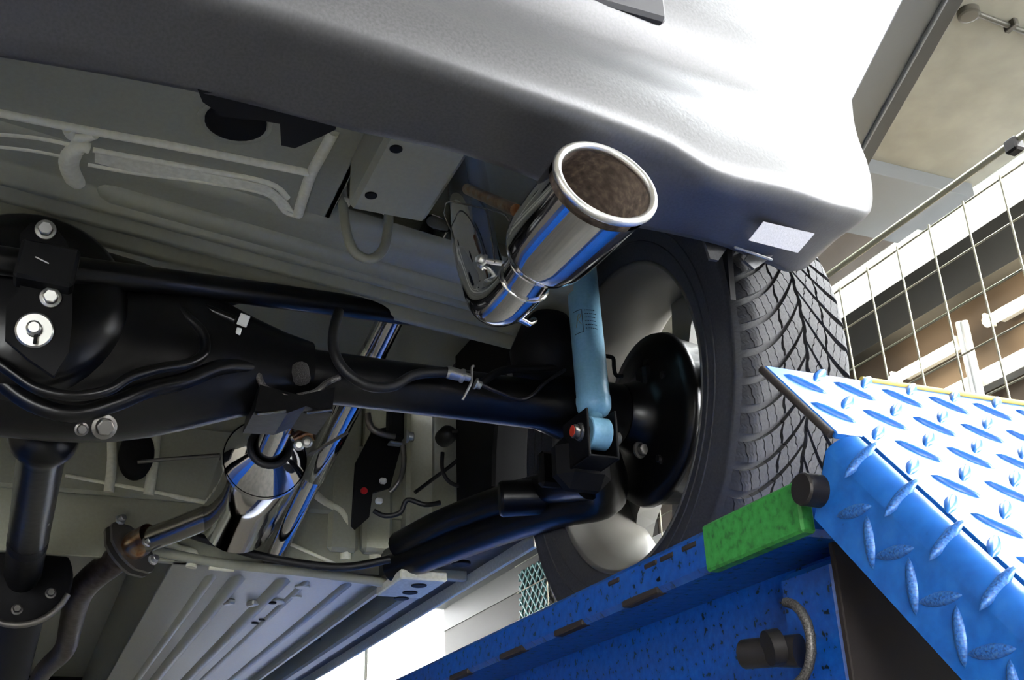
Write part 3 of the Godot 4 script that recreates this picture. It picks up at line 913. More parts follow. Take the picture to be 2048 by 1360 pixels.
# ---------------------------------------------------------------- axle, suspension, brake
func build_axle() -> void:
	var blk: Material = mats.black_paint
	var t := thing("rear_axle", "black painted banjo rear axle housing reaching across to the wheel hub", "axle", Vector3(0, 2.07, 0))
	var st := new_st()
	tube(st, [Vector3(0.0, 2.07, 0), Vector3(0.46, 2.07, 0), Vector3(0.5, 2.07, 0), Vector3(0.6, 2.07, 0)], [0.038, 0.038, 0.05, 0.05], 28)
	part("axle_tube", st, blk, t)
	st = new_st()
	var rows := []
	for i in 21:
		var x := -0.72 + 0.82 * i / 20.0
		var k := (x + 0.28) / 0.36
		var bulge := exp(-pow(absf(k) * 1.25, 3.0))
		var row := []
		for j in 28:
			var a := TAU * j / 28.0
			row.append(Vector3(x, 2.07 + 0.004 * bulge + (0.038 + 0.1 * bulge) * sin(a), (0.038 + 0.055 * bulge) * cos(a)))
		rows.append(row)
	smooth(st)
	grid(st, rows, true)
	part("banjo_housing", st, blk, t)
	st = new_st()
	lathe(st, [Vector2(0.0, 0.125), Vector2(0.07, 0.122), Vector2(0.085, 0.112), Vector2(0.1, 0.08), Vector2(0.106, 0.04), Vector2(0.107, 0.0)], Vector3(-0.28, 2.085, 0.02), Vector3.BACK, 40)
	part("cover", st, blk, t)
	st = new_st()
	tube(st, spline([Vector3(-0.3157, 1.988, 0.085), Vector3(-0.2915, 1.974, 0.085), Vector3(-0.2524, 1.95, 0.085), Vector3(-0.2043, 1.942, 0.085), Vector3(-0.1593, 1.963, 0.08), Vector3(-0.1219, 1.988, 0.075), Vector3(-0.0773, 2.009, 0.07), Vector3(-0.0321, 2.039, 0.06), Vector3(0.0096, 2.051, 0.045)], 5), 0.011, 12)
	part("seam_flange", st, blk, t)
	st = new_st()
	tube(st, spline([Vector3(-0.3165, 1.996, 0.12), Vector3(-0.2807, 1.974, 0.12), Vector3(-0.2484, 1.956, 0.12), Vector3(-0.2073, 1.952, 0.12), Vector3(-0.1701, 1.966, 0.115), Vector3(-0.1449, 1.99, 0.11), Vector3(-0.1087, 2.011, 0.1), Vector3(-0.0771, 2.025, 0.09), Vector3(-0.0568, 2.048, 0.08), Vector3(-0.0607, 2.079, 0.075), Vector3(-0.0848, 2.103, 0.07), Vector3(-0.1124, 2.134, 0.06)], 5), 0.007, 12)
	part("cover_lip", st, blk, t)
	st = new_st()
	tube(st, spline([Vector3(-0.025, 2.075, 0.04), Vector3(0.009, 2.073, 0.04), Vector3(0.0366, 2.071, 0.04), Vector3(0.0717, 2.065, 0.04)], 4), 0.004, 8)
	part("weld_bead", st, mats.weld, t)
	st = new_st()
	tube(st, spline([Vector3(0.0202, 2.045, 0.045), Vector3(0.0295, 2.022, 0.05), Vector3(0.0508, 2.012, 0.055), Vector3(0.0645, 2.01, 0.055)], 4), 0.005, 8)
	tube(st, spline([Vector3(0.0746, 2.013, 0.055), Vector3(0.0984, 2.022, 0.055), Vector3(0.1163, 2.041, 0.05), Vector3(0.1336, 2.053, 0.045)], 4), 0.0045, 8)
	part("weld_bead", st, mats.weld, t)
	st = new_st()
	tube(st, [Vector3(0.0779, 2.06, 0.045), Vector3(0.0795, 2.038, 0.055)], 0.012, 10)
	part("weld_bead", st, mats.weld, t)
	# link bracket welded under the tube
	st = new_st()
	var po := PackedVector2Array()
	for p in [Vector3(0.0222, 2.021, 0.06), Vector3(0.0181, 1.983, 0.06), Vector3(0.0614, 1.985, 0.06), Vector3(0.0859, 1.998, 0.06), Vector3(0.1221, 1.992, 0.06), Vector3(0.1248, 2.031, 0.06), Vector3(0.0769, 2.013, 0.06)]:
		po.append(Vector2(p.x, p.y))
	plate(st, po, Vector3(0, 0, -0.03), Vector3.RIGHT, Vector3.UP, 0.09)
	part("link_bracket", st, blk, t)
	st = new_st()
	beam(st, Vector3(0.085, 1.988, 0.06), Vector3(0.1205, 1.997, 0.06), 0.018, 0.004, Vector3(0, 1, 0.4), 0.001)
	beam(st, Vector3(0.0197, 1.978, 0.06), Vector3(0.0579, 1.988, 0.06), 0.018, 0.004, Vector3(0, 1, 0.4), 0.001)
	part("bracket_edge", st, mats.brushed_steel, t)
	# white paper tags on the housing
	st = new_st()
	box(st, Vector3(-0.0064, 2.113, 0.06), Vector3(0.014, 0.018, 0.004), Basis(Vector3.BACK, -0.25), 0.001)
	part("tag", st, mats.white_tag, t)
	st = new_st()
	box(st, Vector3(-0.0119, 2.095, 0.06), Vector3(0.007, 0.011, 0.004), Basis(Vector3.BACK, -0.15), 0.001)
	part("tag", st, mats.white_tag, t)
	# drain plug and bolt under the housing
	st = new_st()
	hex_bolt(st, Vector3(-0.1671, 1.935, 0.07), Vector3(0.2, -0.4, 0.9), 0.011, 0.012)
	part("bolt", st, mats.dull_zinc, t)
	st = new_st()
	hex_bolt(st, Vector3(-0.1926, 1.929, 0.07), Vector3(0.2, -0.4, 0.9), 0.006, 0.008)
	part("bolt", st, mats.dull_zinc, t)
	st = new_st()
	lathe(st, [Vector2(-0.1, 0.08), Vector2(0.02, 0.075), Vector2(0.1, 0.06), Vector2(0.14, 0.045), Vector2(0.14, 0)], Vector3(-0.285, 2.07, -0.05), Vector3.FORWARD, 28)
	part("pinion_nose", st, blk, t)

	# rod clamped to the axle and the bracket that holds it
	var rd := thing("lateral_rod", "long black lateral rod running across behind the axle from a bolted bracket", "rod", Vector3(0, 2.15, 0.12))
	st = new_st()
	tube(st, [Vector3(-0.361, 2.107, 0.14), Vector3(-0.2614, 2.108, 0.14), Vector3(-0.0101, 2.172, 0.03), Vector3(0.2939, 2.234, -0.08), Vector3(0.451, 2.256, -0.12)], 0.018, 20)
	part("bar", st, blk, rd)
	var pl := PackedVector2Array()
	for p in [Vector3(-0.2934, 2.13, 0.18), Vector3(-0.2837, 2.147, 0.18), Vector3(-0.2603, 2.152, 0.18), Vector3(-0.2396, 2.128, 0.18), Vector3(-0.2271, 2.075, 0.18), Vector3(-0.2208, 2.023, 0.18), Vector3(-0.2196, 1.985, 0.18), Vector3(-0.2315, 1.953, 0.18), Vector3(-0.2617, 1.971, 0.18), Vector3(-0.289, 1.992, 0.18), Vector3(-0.2938, 2.031, 0.18), Vector3(-0.283, 2.059, 0.18)]:
		pl.append(Vector2(p.x, p.y))
	st = new_st()
	plate(st, pl, Vector3(0, 0, 0.165), Vector3.RIGHT, Vector3.UP, 0.008)
	part("bracket_plate", st, mats.black_plastic, rd)
	st = new_st()
	var bc := Vector3(-0.2573, 2.086, 0.18)
	box(st, bc, Vector3(0.066, 0.052, 0.034), Basis(Vector3.BACK, -0.06), 0.004)
	var block := part("clamp_block", st, mats.black_plastic, rd)
	st = new_st()
	beam(st, Vector3(-0.2714, 2.089, 0.1985), Vector3(-0.2554, 2.083, 0.1985), 0.0012, 0.0016)
	part("paint_mark", st, mats.white_tag, block)
	var ax := Vector3(0.0, -0.25, 1.0).normalized()
	for q in [[Vector3(-0.2662, 2.139, 0.176), 0.0085], [Vector3(-0.2485, 2.05, 0.176), 0.0085]]:
		st = new_st()
		hex_bolt(st, q[0], ax, q[1], 0.012)
		part("flange_bolt", st, mats.zinc, rd)
	st = new_st()
	lathe(st, [Vector2(0, 0), Vector2(0, 0.021), Vector2(0.004, 0.021), Vector2(0.006, 0.019), Vector2(0.006, 0.009)], Vector3(-0.2597, 2.006, 0.174), ax, 32, true)
	var washer := part("washer", st, mats.zinc, rd)
	st = new_st()
	lathe(st, [Vector2(0.004, 0.009), Vector2(0.016, 0.0085), Vector2(0.019, 0.006), Vector2(0.019, 0)], Vector3(-0.2604, 2.007, 0.174), ax, 12, true)
	part("bolt_head", st, mats.zinc, washer)
	st = new_st()
	box(st, Vector3(-0.2569, 1.993, 0.184), Vector3(0.004, 0.016, 0.004), Basis(), 0.001)
	part("washer_tab", st, mats.black_plastic, washer)
	var st2 := new_st()
	tube(st2, [Vector3(-0.1089, 2.143, 0.05), Vector3(-0.0178, 2.111, 0.06)], 0.006, 10)
	part("stay", st2, blk, rd)
	st2 = new_st()
	tube(st2, [Vector3(-0.0387, 2.156, 0), Vector3(0.0088, 2.182, 0)], 0.006, 10)
	part("stay", st2, blk, rd)

	# shock absorber
	var top := Vector3(0.5227, 2.311, 0.0528)
	var eye := Vector3(0.5066, 1.992, 0.1)
	var sh := thing("shock_absorber", "blue telescopic shock absorber standing behind the brake drum", "shock absorber", eye)
	var ud := (top - eye).normalized()
	st = new_st()
	lathe(st, [Vector2(0.03, 0.0), Vector2(0.03, 0.012), Vector2(0.036, 0.022), Vector2(0.043, 0.0255), Vector2(0.055, 0.0265), Vector2(0.06, 0.0262), Vector2(0.063, 0.0252), Vector2(0.16, 0.0252), Vector2(0.42, 0.0252), Vector2(0.42, 0)], eye, ud, 36)
	var body := part("body", st, mats.shock_blue, sh)
	st = new_st()
	lathe(st, [Vector2(0.018, 0.011), Vector2(0.034, 0.0115)], eye, ud, 20)
	part("neck", st, mats.shock_blue, sh)
	st = new_st()
	var ax2 := Vector3.RIGHT
	lathe(st, [Vector2(-0.016, 0.012), Vector2(-0.016, 0.0225), Vector2(-0.0145, 0.024), Vector2(0.0145, 0.024), Vector2(0.016, 0.0225), Vector2(0.016, 0.012)], eye, ax2, 36, true)
	part("eye", st, mats.shock_blue, sh)
	st = new_st()
	lathe(st, [Vector2(-0.018, 0), Vector2(-0.018, 0.012), Vector2(0.018, 0.012), Vector2(0.018, 0)], eye, ax2, 24, true)
	part("bush", st, mats.rubber, sh)
	# printed frame and lettering on the body, as thin raised film
	var mid := eye + ud * 0.185
	var view := (cam_at() - mid).normalized()
	var fw := (view - ud * view.dot(ud)).normalized()
	var sd := ud.cross(fw) * -1.0
	if sd.x < 0.0:
		sd = -sd
	var on := func(across: float, up: float) -> Vector3:
		var a := across / 0.0253
		return mid + ud * up + (fw * cos(a) + sd * sin(a)) * 0.0253
	st = new_st()
	for seg in [[Vector2(-0.02, 0.022), Vector2(-0.005, 0.022)], [Vector2(-0.005, 0.022), Vector2(-0.005, -0.02)], [Vector2(-0.005, -0.02), Vector2(-0.02, -0.02)]]:
		var prev: Vector3 = on.call(seg[0].x, seg[0].y)
		for k in range(1, 7):
			var q: Vector2 = seg[0].lerp(seg[1], k / 6.0)
			var cur: Vector3 = on.call(q.x, q.y)
			tube(st, [prev, cur], 0.0005, 6)
			prev = cur
	part("print_frame", st, mats.shock_print, body)
	var rng := RandomNumberGenerator.new()
	rng.seed = 5
	st = new_st()
	for r in 6:
		var a := -0.001
		while a < 0.016:
			var w := rng.randf_range(0.001, 0.0028)
			var p0: Vector3 = on.call(a, 0.02 - 0.0068 * r)
			var p1: Vector3 = on.call(a + w, 0.02 - 0.0068 * r)
			tube(st, [p0, p1], 0.0006, 6)
			a += w + 0.0012
	part("print_lines", st, mats.shock_print, body)
	st = new_st()
	for seg in [[[-0.0175, -0.012], [-0.0145, 0.0], [-0.0125, 0.009], [-0.0105, 0.011], [-0.0085, 0.0085], [-0.0095, 0.004], [-0.014, 0.001], [-0.0115, -0.003], [-0.0085, -0.009]]]:
		var pts := []
		for q in seg:
			pts.append(on.call(q[0] + 0.001, q[1] + 0.004))
		tube(st, pts, 0.0006, 6)
	part("letter_mark", st, mats.shock_mark, body)

	# lower mount on the axle end: channel, bolt, nut
	var br := thing("shock_mount", "black channel bracket at the axle end holding the blue shock eye", "bracket", eye + Vector3(0, -0.03, 0))
	st = new_st()
	for s in [-1.0, 1.0]:
		box(st, eye + Vector3(0.023 * s, -0.006, -0.02), Vector3(0.004, 0.075, 0.08), Basis(), 0.001)
	box(st, eye + Vector3(0, -0.041, -0.02), Vector3(0.05, 0.004, 0.08), Basis(), 0.001)
	part("channel", st, mats.black_plastic, br)
	st = new_st()
	hex_bolt(st, eye + Vector3(-0.026, 0, 0), Vector3.LEFT, 0.0105, 0.013, 1.3)
	var bolt := part("bolt", st, mats.dull_zinc, br)
	st = new_st()
	lathe(st, [Vector2(0, 0.0085), Vector2(0.0008, 0.0085), Vector2(0.0008, 0)], eye + Vector3(-0.039, 0, 0), Vector3.LEFT, 16, true)
	part("paint_dot", st, mats.orange_mark, bolt)
	st = new_st()
	hex_bolt(st, eye + Vector3(0.026, -0.004, 0), Vector3.RIGHT, 0.0095, 0.012, 1.2)
	part("nut", st, mats.dull_zinc, br)
	st = new_st()
	box(st, eye + Vector3(0.005, -0.025, -0.065), Vector3(0.09, 0.085, 0.055), Basis(), 0.02)
	part("pad", st, mats.black_plastic, br)
	st = new_st()
	hex_bolt(st, Vector3(0.5991, 1.99, 0.06), Vector3(0.3, -0.1, 1), 0.009, 0.012)
	part("bolt", st, mats.dull_zinc, br)

	# trailing arm
	var ta := thing("trailing_arm", "black trailing arm running forward from the hub to the sill bracket", "arm", Vector3(0.46, 1.98, -0.3))
	st = new_st()
	var arm := spline([Vector3(0.53, 2.0, 0.05), Vector3(0.6152, 1.962, -0.08), Vector3(0.5865, 1.97, -0.2), Vector3(0.5495, 1.982, -0.38), Vector3(0.5033, 1.986, -0.58), Vector3(0.4543, 1.98, -0.72)], 5)
	tube(st, arm, 0.032, 16)
	part("beam", st, blk, ta)
	st = new_st()
	var arm2 := spline([Vector3(0.5691, 1.97, -0.05), Vector3(0.554, 2.011, -0.25), Vector3(0.4956, 2.025, -0.5), Vector3(0.452, 2.017, -0.68)], 5)
	tube(st, arm2, 0.028, 14)
	part("upper_rail", st, blk, ta)
	st = new_st()
	lathe(st, [Vector2(-0.04, 0), Vector2(-0.04, 0.028), Vector2(-0.035, 0.031), Vector2(0.035, 0.031), Vector2(0.04, 0.028), Vector2(0.04, 0)], Vector3(0.5261, 1.99, -0.22), Vector3(0.93, 0.05, 0.3), 28, true)
	part("bush_sleeve", st, blk, ta)
	st = new_st()
	box(st, Vector3(0.4657, 1.996, -0.74), Vector3(0.05, 0.06, 0.12), Basis(Vector3.RIGHT, 0.1), 0.004)
	part("front_bracket", st, blk, ta)
	st = new_st()
	box(st, Vector3(0.5281, 2.002, -0.1), Vector3(0.05, 0.06, 0.02), Basis(), 0.006)
	part("hub_web", st, blk, ta)

	# drum brake
	var hub := Vector3(0.685, 2.07, 0)
	var bd := thing("drum_brake", "black brake drum and backing plate inside the alloy wheel", "brake", Vector3(0.65, 2.07, 0))
	st = new_st()
	lathe(st, [Vector2(-0.06, 0.05), Vector2(-0.03, 0.06), Vector2(-0.022, 0.075), Vector2(-0.012, 0.12), Vector2(-0.008, 0.14), Vector2(0.002, 0.143), Vector2(0.006, 0.138), Vector2(0.055, 0.132), Vector2(0.06, 0.12), Vector2(0.06, 0)], Vector3(0.662, 2.07, 0), Vector3.RIGHT, 48)
	part("backing_plate", st, mats.black_paint, bd)
	for q in [[0.5, 0.09], [1.2, 0.09], [2.6, 0.085], [5.2, 0.095]]:
		st = new_st()
		hex_bolt(st, Vector3(0.648, 2.07 + q[1] * sin(q[0]), q[1] * cos(q[0])), Vector3.LEFT, 0.006, 0.009)
		part("bolt", st, mats.pin_steel, bd)
	st = new_st()
	box(st, Vector3(0.638, 2.12, 0.03), Vector3(0.02, 0.05, 0.03), Basis(), 0.005)
	part("wheel_cylinder", st, mats.black_plastic, bd)

	# propeller shaft
	var ps := thing("propeller_shaft", "dark propeller shaft running forward from the axle to a round flange", "shaft", Vector3(-0.27, 2.06, -0.4))
	var pa := Vector3(-0.2369, 1.986, -0.14)
	var pb := Vector3(-0.2473, 1.935, -0.78)
	var fd := (pb - pa).normalized()
	st = new_st()
	lathe(st, [Vector2(-0.02, 0), Vector2(-0.02, 0.045), Vector2(0.0, 0.047), Vector2(0.02, 0.036), Vector2(0.05, 0.033), Vector2(0.62, 0.033), Vector2(0.64, 0.028), Vector2(0.7, 0.028)], pa, fd, 32)
	part("tube", st, mats.black_paint, ps)
	st = new_st()
	var tagc := pa + fd * 0.42
	lathe(st, [Vector2(0, 0.0336), Vector2(0.04, 0.0336)], tagc, fd, 32)
	part("band", st, mats.black_plastic, ps)
	st = new_st()
	box(st, Vector3(-0.2263, 1.955, -0.44), Vector3(0.022, 0.03, 0.004), Basis(Vector3.BACK, 0.15), 0.001)
	part("label", st, mats.white_tag, ps)
	st = new_st()
	lathe(st, [Vector2(0.66, 0.0), Vector2(0.66, 0.085), Vector2(0.668, 0.09), Vector2(0.68, 0.09), Vector2(0.685, 0.085), Vector2(0.69, 0.06), Vector2(0.8, 0.055), Vector2(1.6, 0.05)], pa, fd, 40)
	var flange := part("flange", st, mats.black_plastic, ps)
	st = new_st()
	var arc := []
	for k in 13:
		var a := PI * (1.1 + 0.8 * k / 12.0)
		arc.append(pa + fd * 0.655 + Vector3(cos(a) * 0.088, sin(a) * 0.088, 0))
	tube(st, arc, 0.006, 10)
	part("flange_rim", st, mats.dull_zinc, flange)
	for k in 3:
		st = new_st()
		var a := PI * (1.15 + 0.35 * k)
		hex_bolt(st, pa + fd * 0.655 + Vector3(cos(a) * 0.06, sin(a) * 0.06, 0), -fd, 0.007, 0.012)
		part("bolt", st, mats.dull_zinc, flange)

func cam_at() -> Vector3:
	return Vector3(-0.21, 1.44, 1.445)

# ---------------------------------------------------------------- wheel
func tread_radius(w: float) -> float:
	var a := absf(w)
	var r := 0.375 - 0.006 * pow(a / 0.07, 2.0)
	if a > 0.068:
		r -= pow((a - 0.068) / 0.024, 2.0) * 0.022
	return r

# circumferential place of a groove at the distance w from the middle
func groove(w: float) -> float:
	var u := clampf(absf(w) / 0.088, 0.0, 1.0)
	return -0.085 * (1.0 - pow(1.0 - u, 1.9))

# one tread block between two neighbouring grooves, cut by thin sipes; built round the angle 0, which points to +z
func tread_block(w0: float, w1: float, side: float, pitch: float, zig: float, sipes: int) -> Mesh:
	var st := new_st()
	flat(st)
	var depth := 0.0085
	var at := func(w: float, c: float, down: float) -> Vector3:
		var r := tread_radius(w) - down
		var a: float = c / 0.375
		return Vector3(w * side, r * sin(a), r * cos(a))
	var n_a := 4
	for s in sipes:
		var u0 := lerpf(w0, w1, float(s) / sipes) + (0.00045 if s > 0 else 0.0)
		var u1 := lerpf(w0, w1, float(s + 1) / sipes) - (0.00045 if s < sipes - 1 else 0.0)
		var rows := []
		var rows_b := []
		var across := 3
		for i in across + 1:
			var row := []
			var row_b := []
			for j in n_a + 1:
				var v := float(j) / n_a
				var slant := 0.007 * (v - 0.5) * (0.0 if (s == 0 and i == 0) or (s == sipes - 1 and i == across) else 1.0)
				var jag := 0.0006 * (1.0 if j % 2 == 0 else -1.0)
				var w := lerpf(u0, u1, float(i) / across) + slant + jag
				if s == 0 and i == 0:
					w = u0 + zig * (1.0 if j == 2 or j == 3 else -1.0)
				if s == sipes - 1 and i == across:
					w = u1 + zig * (1.0 if j == 2 or j == 3 else -1.0)
				w = maxf(w, 0.0012)
				var gw: float = lerpf(0.0034, 0.0058, clampf(w / 0.09, 0, 1))
				var c := groove(w) + lerpf(gw, pitch - gw, v)
				row.append(at.call(w, c, 0.0))
				row_b.append(at.call(w, c, depth))
			rows.append(row)
			rows_b.append(row_b)
		var flip := side < 0.0
		var q4 := func(a: Vector3, b: Vector3, c: Vector3, d: Vector3) -> void:
			if flip:
				quad(st, a, d, c, b)
			else:
				quad(st, a, b, c, d)
		for i in across:
			for j in n_a:
				q4.call(rows[i][j], rows[i + 1][j], rows[i + 1][j + 1], rows[i][j + 1])
		for j in n_a:
			q4.call(rows[0][j + 1], rows_b[0][j + 1], rows_b[0][j], rows[0][j])
			q4.call(rows[across][j], rows_b[across][j], rows_b[across][j + 1], rows[across][j + 1])
		for i in across:
			q4.call(rows[i][0], rows_b[i][0], rows_b[i + 1][0], rows[i + 1][0])
			q4.call(rows[i + 1][n_a], rows_b[i + 1][n_a], rows_b[i][n_a], rows[i][n_a])
	return to_mesh(st)

func build_wheel() -> void:
	var hub := Vector3(0.685, 2.07, 0)
	var t := thing("road_wheel", "winter tyre with vee tread on a silver alloy rim, on the runway", "wheel", hub)
	var st := new_st()
	var prof := [Vector2(-0.078, 0.245), Vector2(-0.086, 0.255), Vector2(-0.09, 0.268), Vector2(-0.0955, 0.29), Vector2(-0.097, 0.31), Vector2(-0.0955, 0.328), Vector2(-0.093, 0.339), Vector2(-0.0945, 0.342), Vector2(-0.092, 0.346), Vector2(-0.086, 0.353), Vector2(-0.078, 0.3605), Vector2(-0.06, 0.363), Vector2(0, 0.3665), Vector2(0.06, 0.363), Vector2(0.078, 0.3605), Vector2(0.086, 0.353), Vector2(0.0955, 0.328), Vector2(0.097, 0.3), Vector2(0.09, 0.268), Vector2(0.078, 0.245), Vector2(0.06, 0.25), Vector2(-0.06, 0.25), Vector2(-0.078, 0.245)]
	lathe(st, prof, hub, Vector3.RIGHT, 96)
	var tyre := part("tyre", st, mats.rubber, t)
	for r in [0.279, 0.302]:
		st = new_st()
		var ring := []
		for k in 97:
			ring.append(hub + Vector3(-0.0935 if r < 0.29 else -0.0968, r * sin(TAU * k / 96.0), r * cos(TAU * k / 96.0)))
		tube(st, ring, 0.0016, 6, false)
		part("sidewall_ring", st, mats.rubber, tyre)
	var pitches := 60
	var pitch := TAU * 0.375 / pitches
	var kinds := [[0.003, 0.034, 0.0009, 3], [0.0375, 0.089, 0.0012, 5]]
	for side in [-1.0, 1.0]:
		for kd in kinds:
			var mesh := tread_block(kd[0], kd[1], side, pitch, kd[2], kd[3])
			for k in pitches:
				var a := TAU * k / pitches + (0.5 * TAU / pitches if side > 0.0 else 0.0)
				put("tread_block", mesh, mats.rubber, tyre, Transform3D(Basis(Vector3.RIGHT, a), hub - t.position - tyre.position))
	# rim: barrel, flange, spokes
	st = new_st()
	lathe(st, [Vector2(-0.079, 0.252), Vector2(-0.084, 0.25), Vector2(-0.084, 0.246), Vector2(-0.078, 0.243), Vector2(-0.06, 0.24), Vector2(-0.045, 0.232), Vector2(-0.02, 0.225), Vector2(0.04, 0.222), Vector2(0.06, 0.226), Vector2(0.075, 0.24), Vector2(0.082, 0.25)], hub, Vector3.RIGHT, 72)
	var rim := part("rim_barrel", st, mats.alloy_inside, t)
	st = new_st()
	lathe(st, [Vector2(0.03, 0.0), Vector2(0.03, 0.075), Vector2(0.06, 0.07), Vector2(0.07, 0.04), Vector2(0.07, 0)], hub, Vector3.RIGHT, 36)
	part("hub_disc", st, mats.alloy, t)
	for k in 6:
		var a := TAU * (k + 0.33) / 6.0
		var rad := Vector3(0, sin(a), cos(a))
		var tan_ := Vector3(0, cos(a), -sin(a))
		st = new_st()
		flat(st)
		var rows := []
		for q in [[0.06, 0.032, 0.03, 0.072], [0.11, 0.034, 0.03, 0.074], [0.16, 0.04, 0.034, 0.076], [0.2, 0.052, 0.038, 0.078], [0.235, 0.075, 0.045, 0.08]]:
			var c: Vector3 = hub + rad * q[0]
			rows.append([c + tan_ * q[1] + Vector3(q[3] - 0.008, 0, 0), c + tan_ * (q[1] * 0.75) + Vector3(q[2], 0, 0), c - tan_ * (q[1] * 0.75) + Vector3(q[2], 0, 0), c - tan_ * q[1] + Vector3(q[3] - 0.008, 0, 0), c - tan_ * q[1] * 0.4 + Vector3(q[3], 0, 0), c + tan_ * q[1] * 0.4 + Vector3(q[3], 0, 0)])
		grid(st, rows, true)
		part("spoke", st, mats.alloy, t)
	st = new_st()
	box(st, hub + Vector3(0.0, -0.216, 0.07), Vector3(0.02, 0.006, 0.04), Basis(Vector3.RIGHT, 0.3), 0.001)
	part("balance_weight", st, mats.zinc, rim)

# ---------------------------------------------------------------- exhaust
func build_exhaust() -> void:
	var ch: Material = mats.chrome
	var mouth := Vector3(0.211, 1.989, 0.7042)
	var t := thing("tail_pipe", "chrome tail pipe with a wide rolled tip below the bumper", "exhaust pipe", mouth)
	var back_end := Vector3(0.2047, 1.983, 0.5779)
	var ax := (mouth - back_end).normalized()
	# the mouth is turned a little towards the right
	var ma := (ax + Vector3(-0.06, 0.2, -0.05)).normalized()
	var L := mouth.distance_to(back_end)
	# tip shell swept from the back to the mouth with the end ring tilted
	var st := new_st()
	var u := side_of(ax)
	var w := ax.cross(u)
	var rows := []
	var seg := 56
	for q in [[-0.012, 0.026], [-0.004, 0.034], [0.0, 0.041], [0.012, 0.0455], [0.03, 0.047], [L * 0.5, 0.0485], [L - 0.012, 0.05]]:
		var row := []
		for k in seg:
			var a := TAU * k / seg
			var e := u * cos(a) + w * sin(a)
			var p: Vector3 = back_end + ax * q[0] + e * q[1]
			var f := clampf((q[0] - 0.03) / (L - 0.03), 0.0, 1.0)
			p -= ax * (e * q[1]).dot(ma) / ax.dot(ma) * f
			row.append(p)
		rows.append(row)
	smooth(st)
	grid(st, rows, true)
	part("tip_shell", st, ch, t)
	st = new_st()
	var ring := []
	for k in seg + 1:
		var a := TAU * k / seg
		var e := u * cos(a) + w * sin(a)
		var p: Vector3 = mouth + e * 0.0478
		p -= ax * (e * 0.0478).dot(ma) / ax.dot(ma)
		ring.append(p)
	tube(st, ring, 0.0042, 14, false)
	part("rolled_lip", st, mats.rolled_chrome, t)
	st = new_st()
	rows = []
	for q in [[L - 0.001, 0.0455], [L * 0.6, 0.044], [L * 0.25, 0.042], [L * 0.1, 0.04], [L * 0.1, 0.0001]]:
		var row := []
		for k in seg:
			var a := TAU * k / seg
			var e := u * cos(a) + w * sin(a)
			var p: Vector3 = back_end + ax * q[0] + e * q[1]
			var f := clampf((q[0] - 0.03) / (L - 0.03), 0.0, 1.0)
			p -= ax * (e * q[1]).dot(ma) / ax.dot(ma) * f
			row.append(p)
		rows.append(row)
	smooth(st)
	grid(st, rows, true)
	part("inner_sleeve", st, mats.soot, t)
	# collar, bend and rising pipe
	var col := Vector3(0.2022, 1.97, 0.5279)
	st = new_st()
	var ca := (back_end - col).normalized()
	var cl := back_end.distance_to(col)
	lathe(st, [Vector2(-0.012, 0.0222), Vector2(0.0, 0.024), Vector2(0.006, 0.0268), Vector2(cl - 0.022, 0.0268), Vector2(cl - 0.014, 0.03), Vector2(cl - 0.002, 0.037)], col, ca, 40)
	var cuff := part("collar", st, ch, t)
	st = new_st()
	lathe(st, [Vector2(0.005, 0.0262), Vector2(0.006, 0.0285), Vector2(0.008, 0.0285), Vector2(0.009, 0.0262)], col, ca, 40)
	lathe(st, [Vector2(0.03, 0.0262), Vector2(0.031, 0.0285), Vector2(0.033, 0.0285), Vector2(0.034, 0.0262)], col, ca, 40)
	part("collar_ring", st, ch, cuff)
	st = new_st()
	tube(st, spline([back_end.lerp(col, 0.5), col, Vector3(0.1987, 1.968, 0.4957), Vector3(0.1958, 1.982, 0.4655), Vector3(0.1943, 2.017, 0.4461), Vector3(0.1957, 2.077, 0.4173), Vector3(0.2046, 2.146, 0.3838), Vector3(0.2123, 2.229, 0.3454), Vector3(0.2095, 2.33, 0.299)], 8), 0.0262, 36)
	part("bend", st, ch, t)
	st = new_st()
	var c0 := Vector3(0.1882, 1.965, 0.4835)
	tube(st, [c0 + Vector3(0.01, -0.016, 0.02), c0 + Vector3(0.036, -0.02, 0.012), c0 + Vector3(0.045, -0.012, 0.006)], 0.004, 10)
	part("hook", st, ch, t)
	st = new_st()
	hex_bolt(st, Vector3(0.1847, 2.026, 0.4709), Vector3(-0.9, 0.2, 0.3), 0.005, 0.008)
	tube(st, [Vector3(0.1765, 2.028, 0.468), Vector3(0.2003, 2.018, 0.4855)], 0.003, 10)
	part("clamp_bolt", st, mats.zinc, t)
	st = new_st()
	tube(st, [Vector3(0.1727, 2.125, 0.4556), Vector3(0.1744, 2.022, 0.5847)], 0.0065, 14)
	part("hanger_rod", st, mats.heat_steel, t)
	st = new_st()
	tube(st, spline([Vector3(0.1662, 2.128, 0.3942), Vector3(0.1684, 2.139, 0.4005), Vector3(0.1789, 2.126, 0.4227), Vector3(0.1936, 2.073, 0.4987), Vector3(0.1865, 2.039, 0.5386)], 5), 0.0011, 6)
	tube(st, spline([Vector3(0.1662, 2.128, 0.3942), Vector3(0.1758, 2.101, 0.3968), Vector3(0.1853, 2.059, 0.4278), Vector3(0.1795, 2.028, 0.4695)], 5), 0.0011, 6)
	tube(st, spline([Vector3(0.1879, 2.128, 0.4399), Vector3(0.1953, 2.103, 0.4542), Vector3(0.1946, 2.062, 0.469), Vector3(0.1927, 2.019, 0.4828)], 5), 0.0011, 6)
	part("safety_wire", st, mats.brushed_steel, t)

	# straight chrome pipe over the axle
	var p0 := Vector3(0.2901, 2.351, 0.0198)
	var p1 := Vector3(0.2371, 2.107, -0.5486)
	var sp := thing("link_pipe", "straight chrome exhaust pipe passing over the axle", "exhaust pipe", (p0 + p1) / 2)
	var dd := (p1 - p0).normalized()
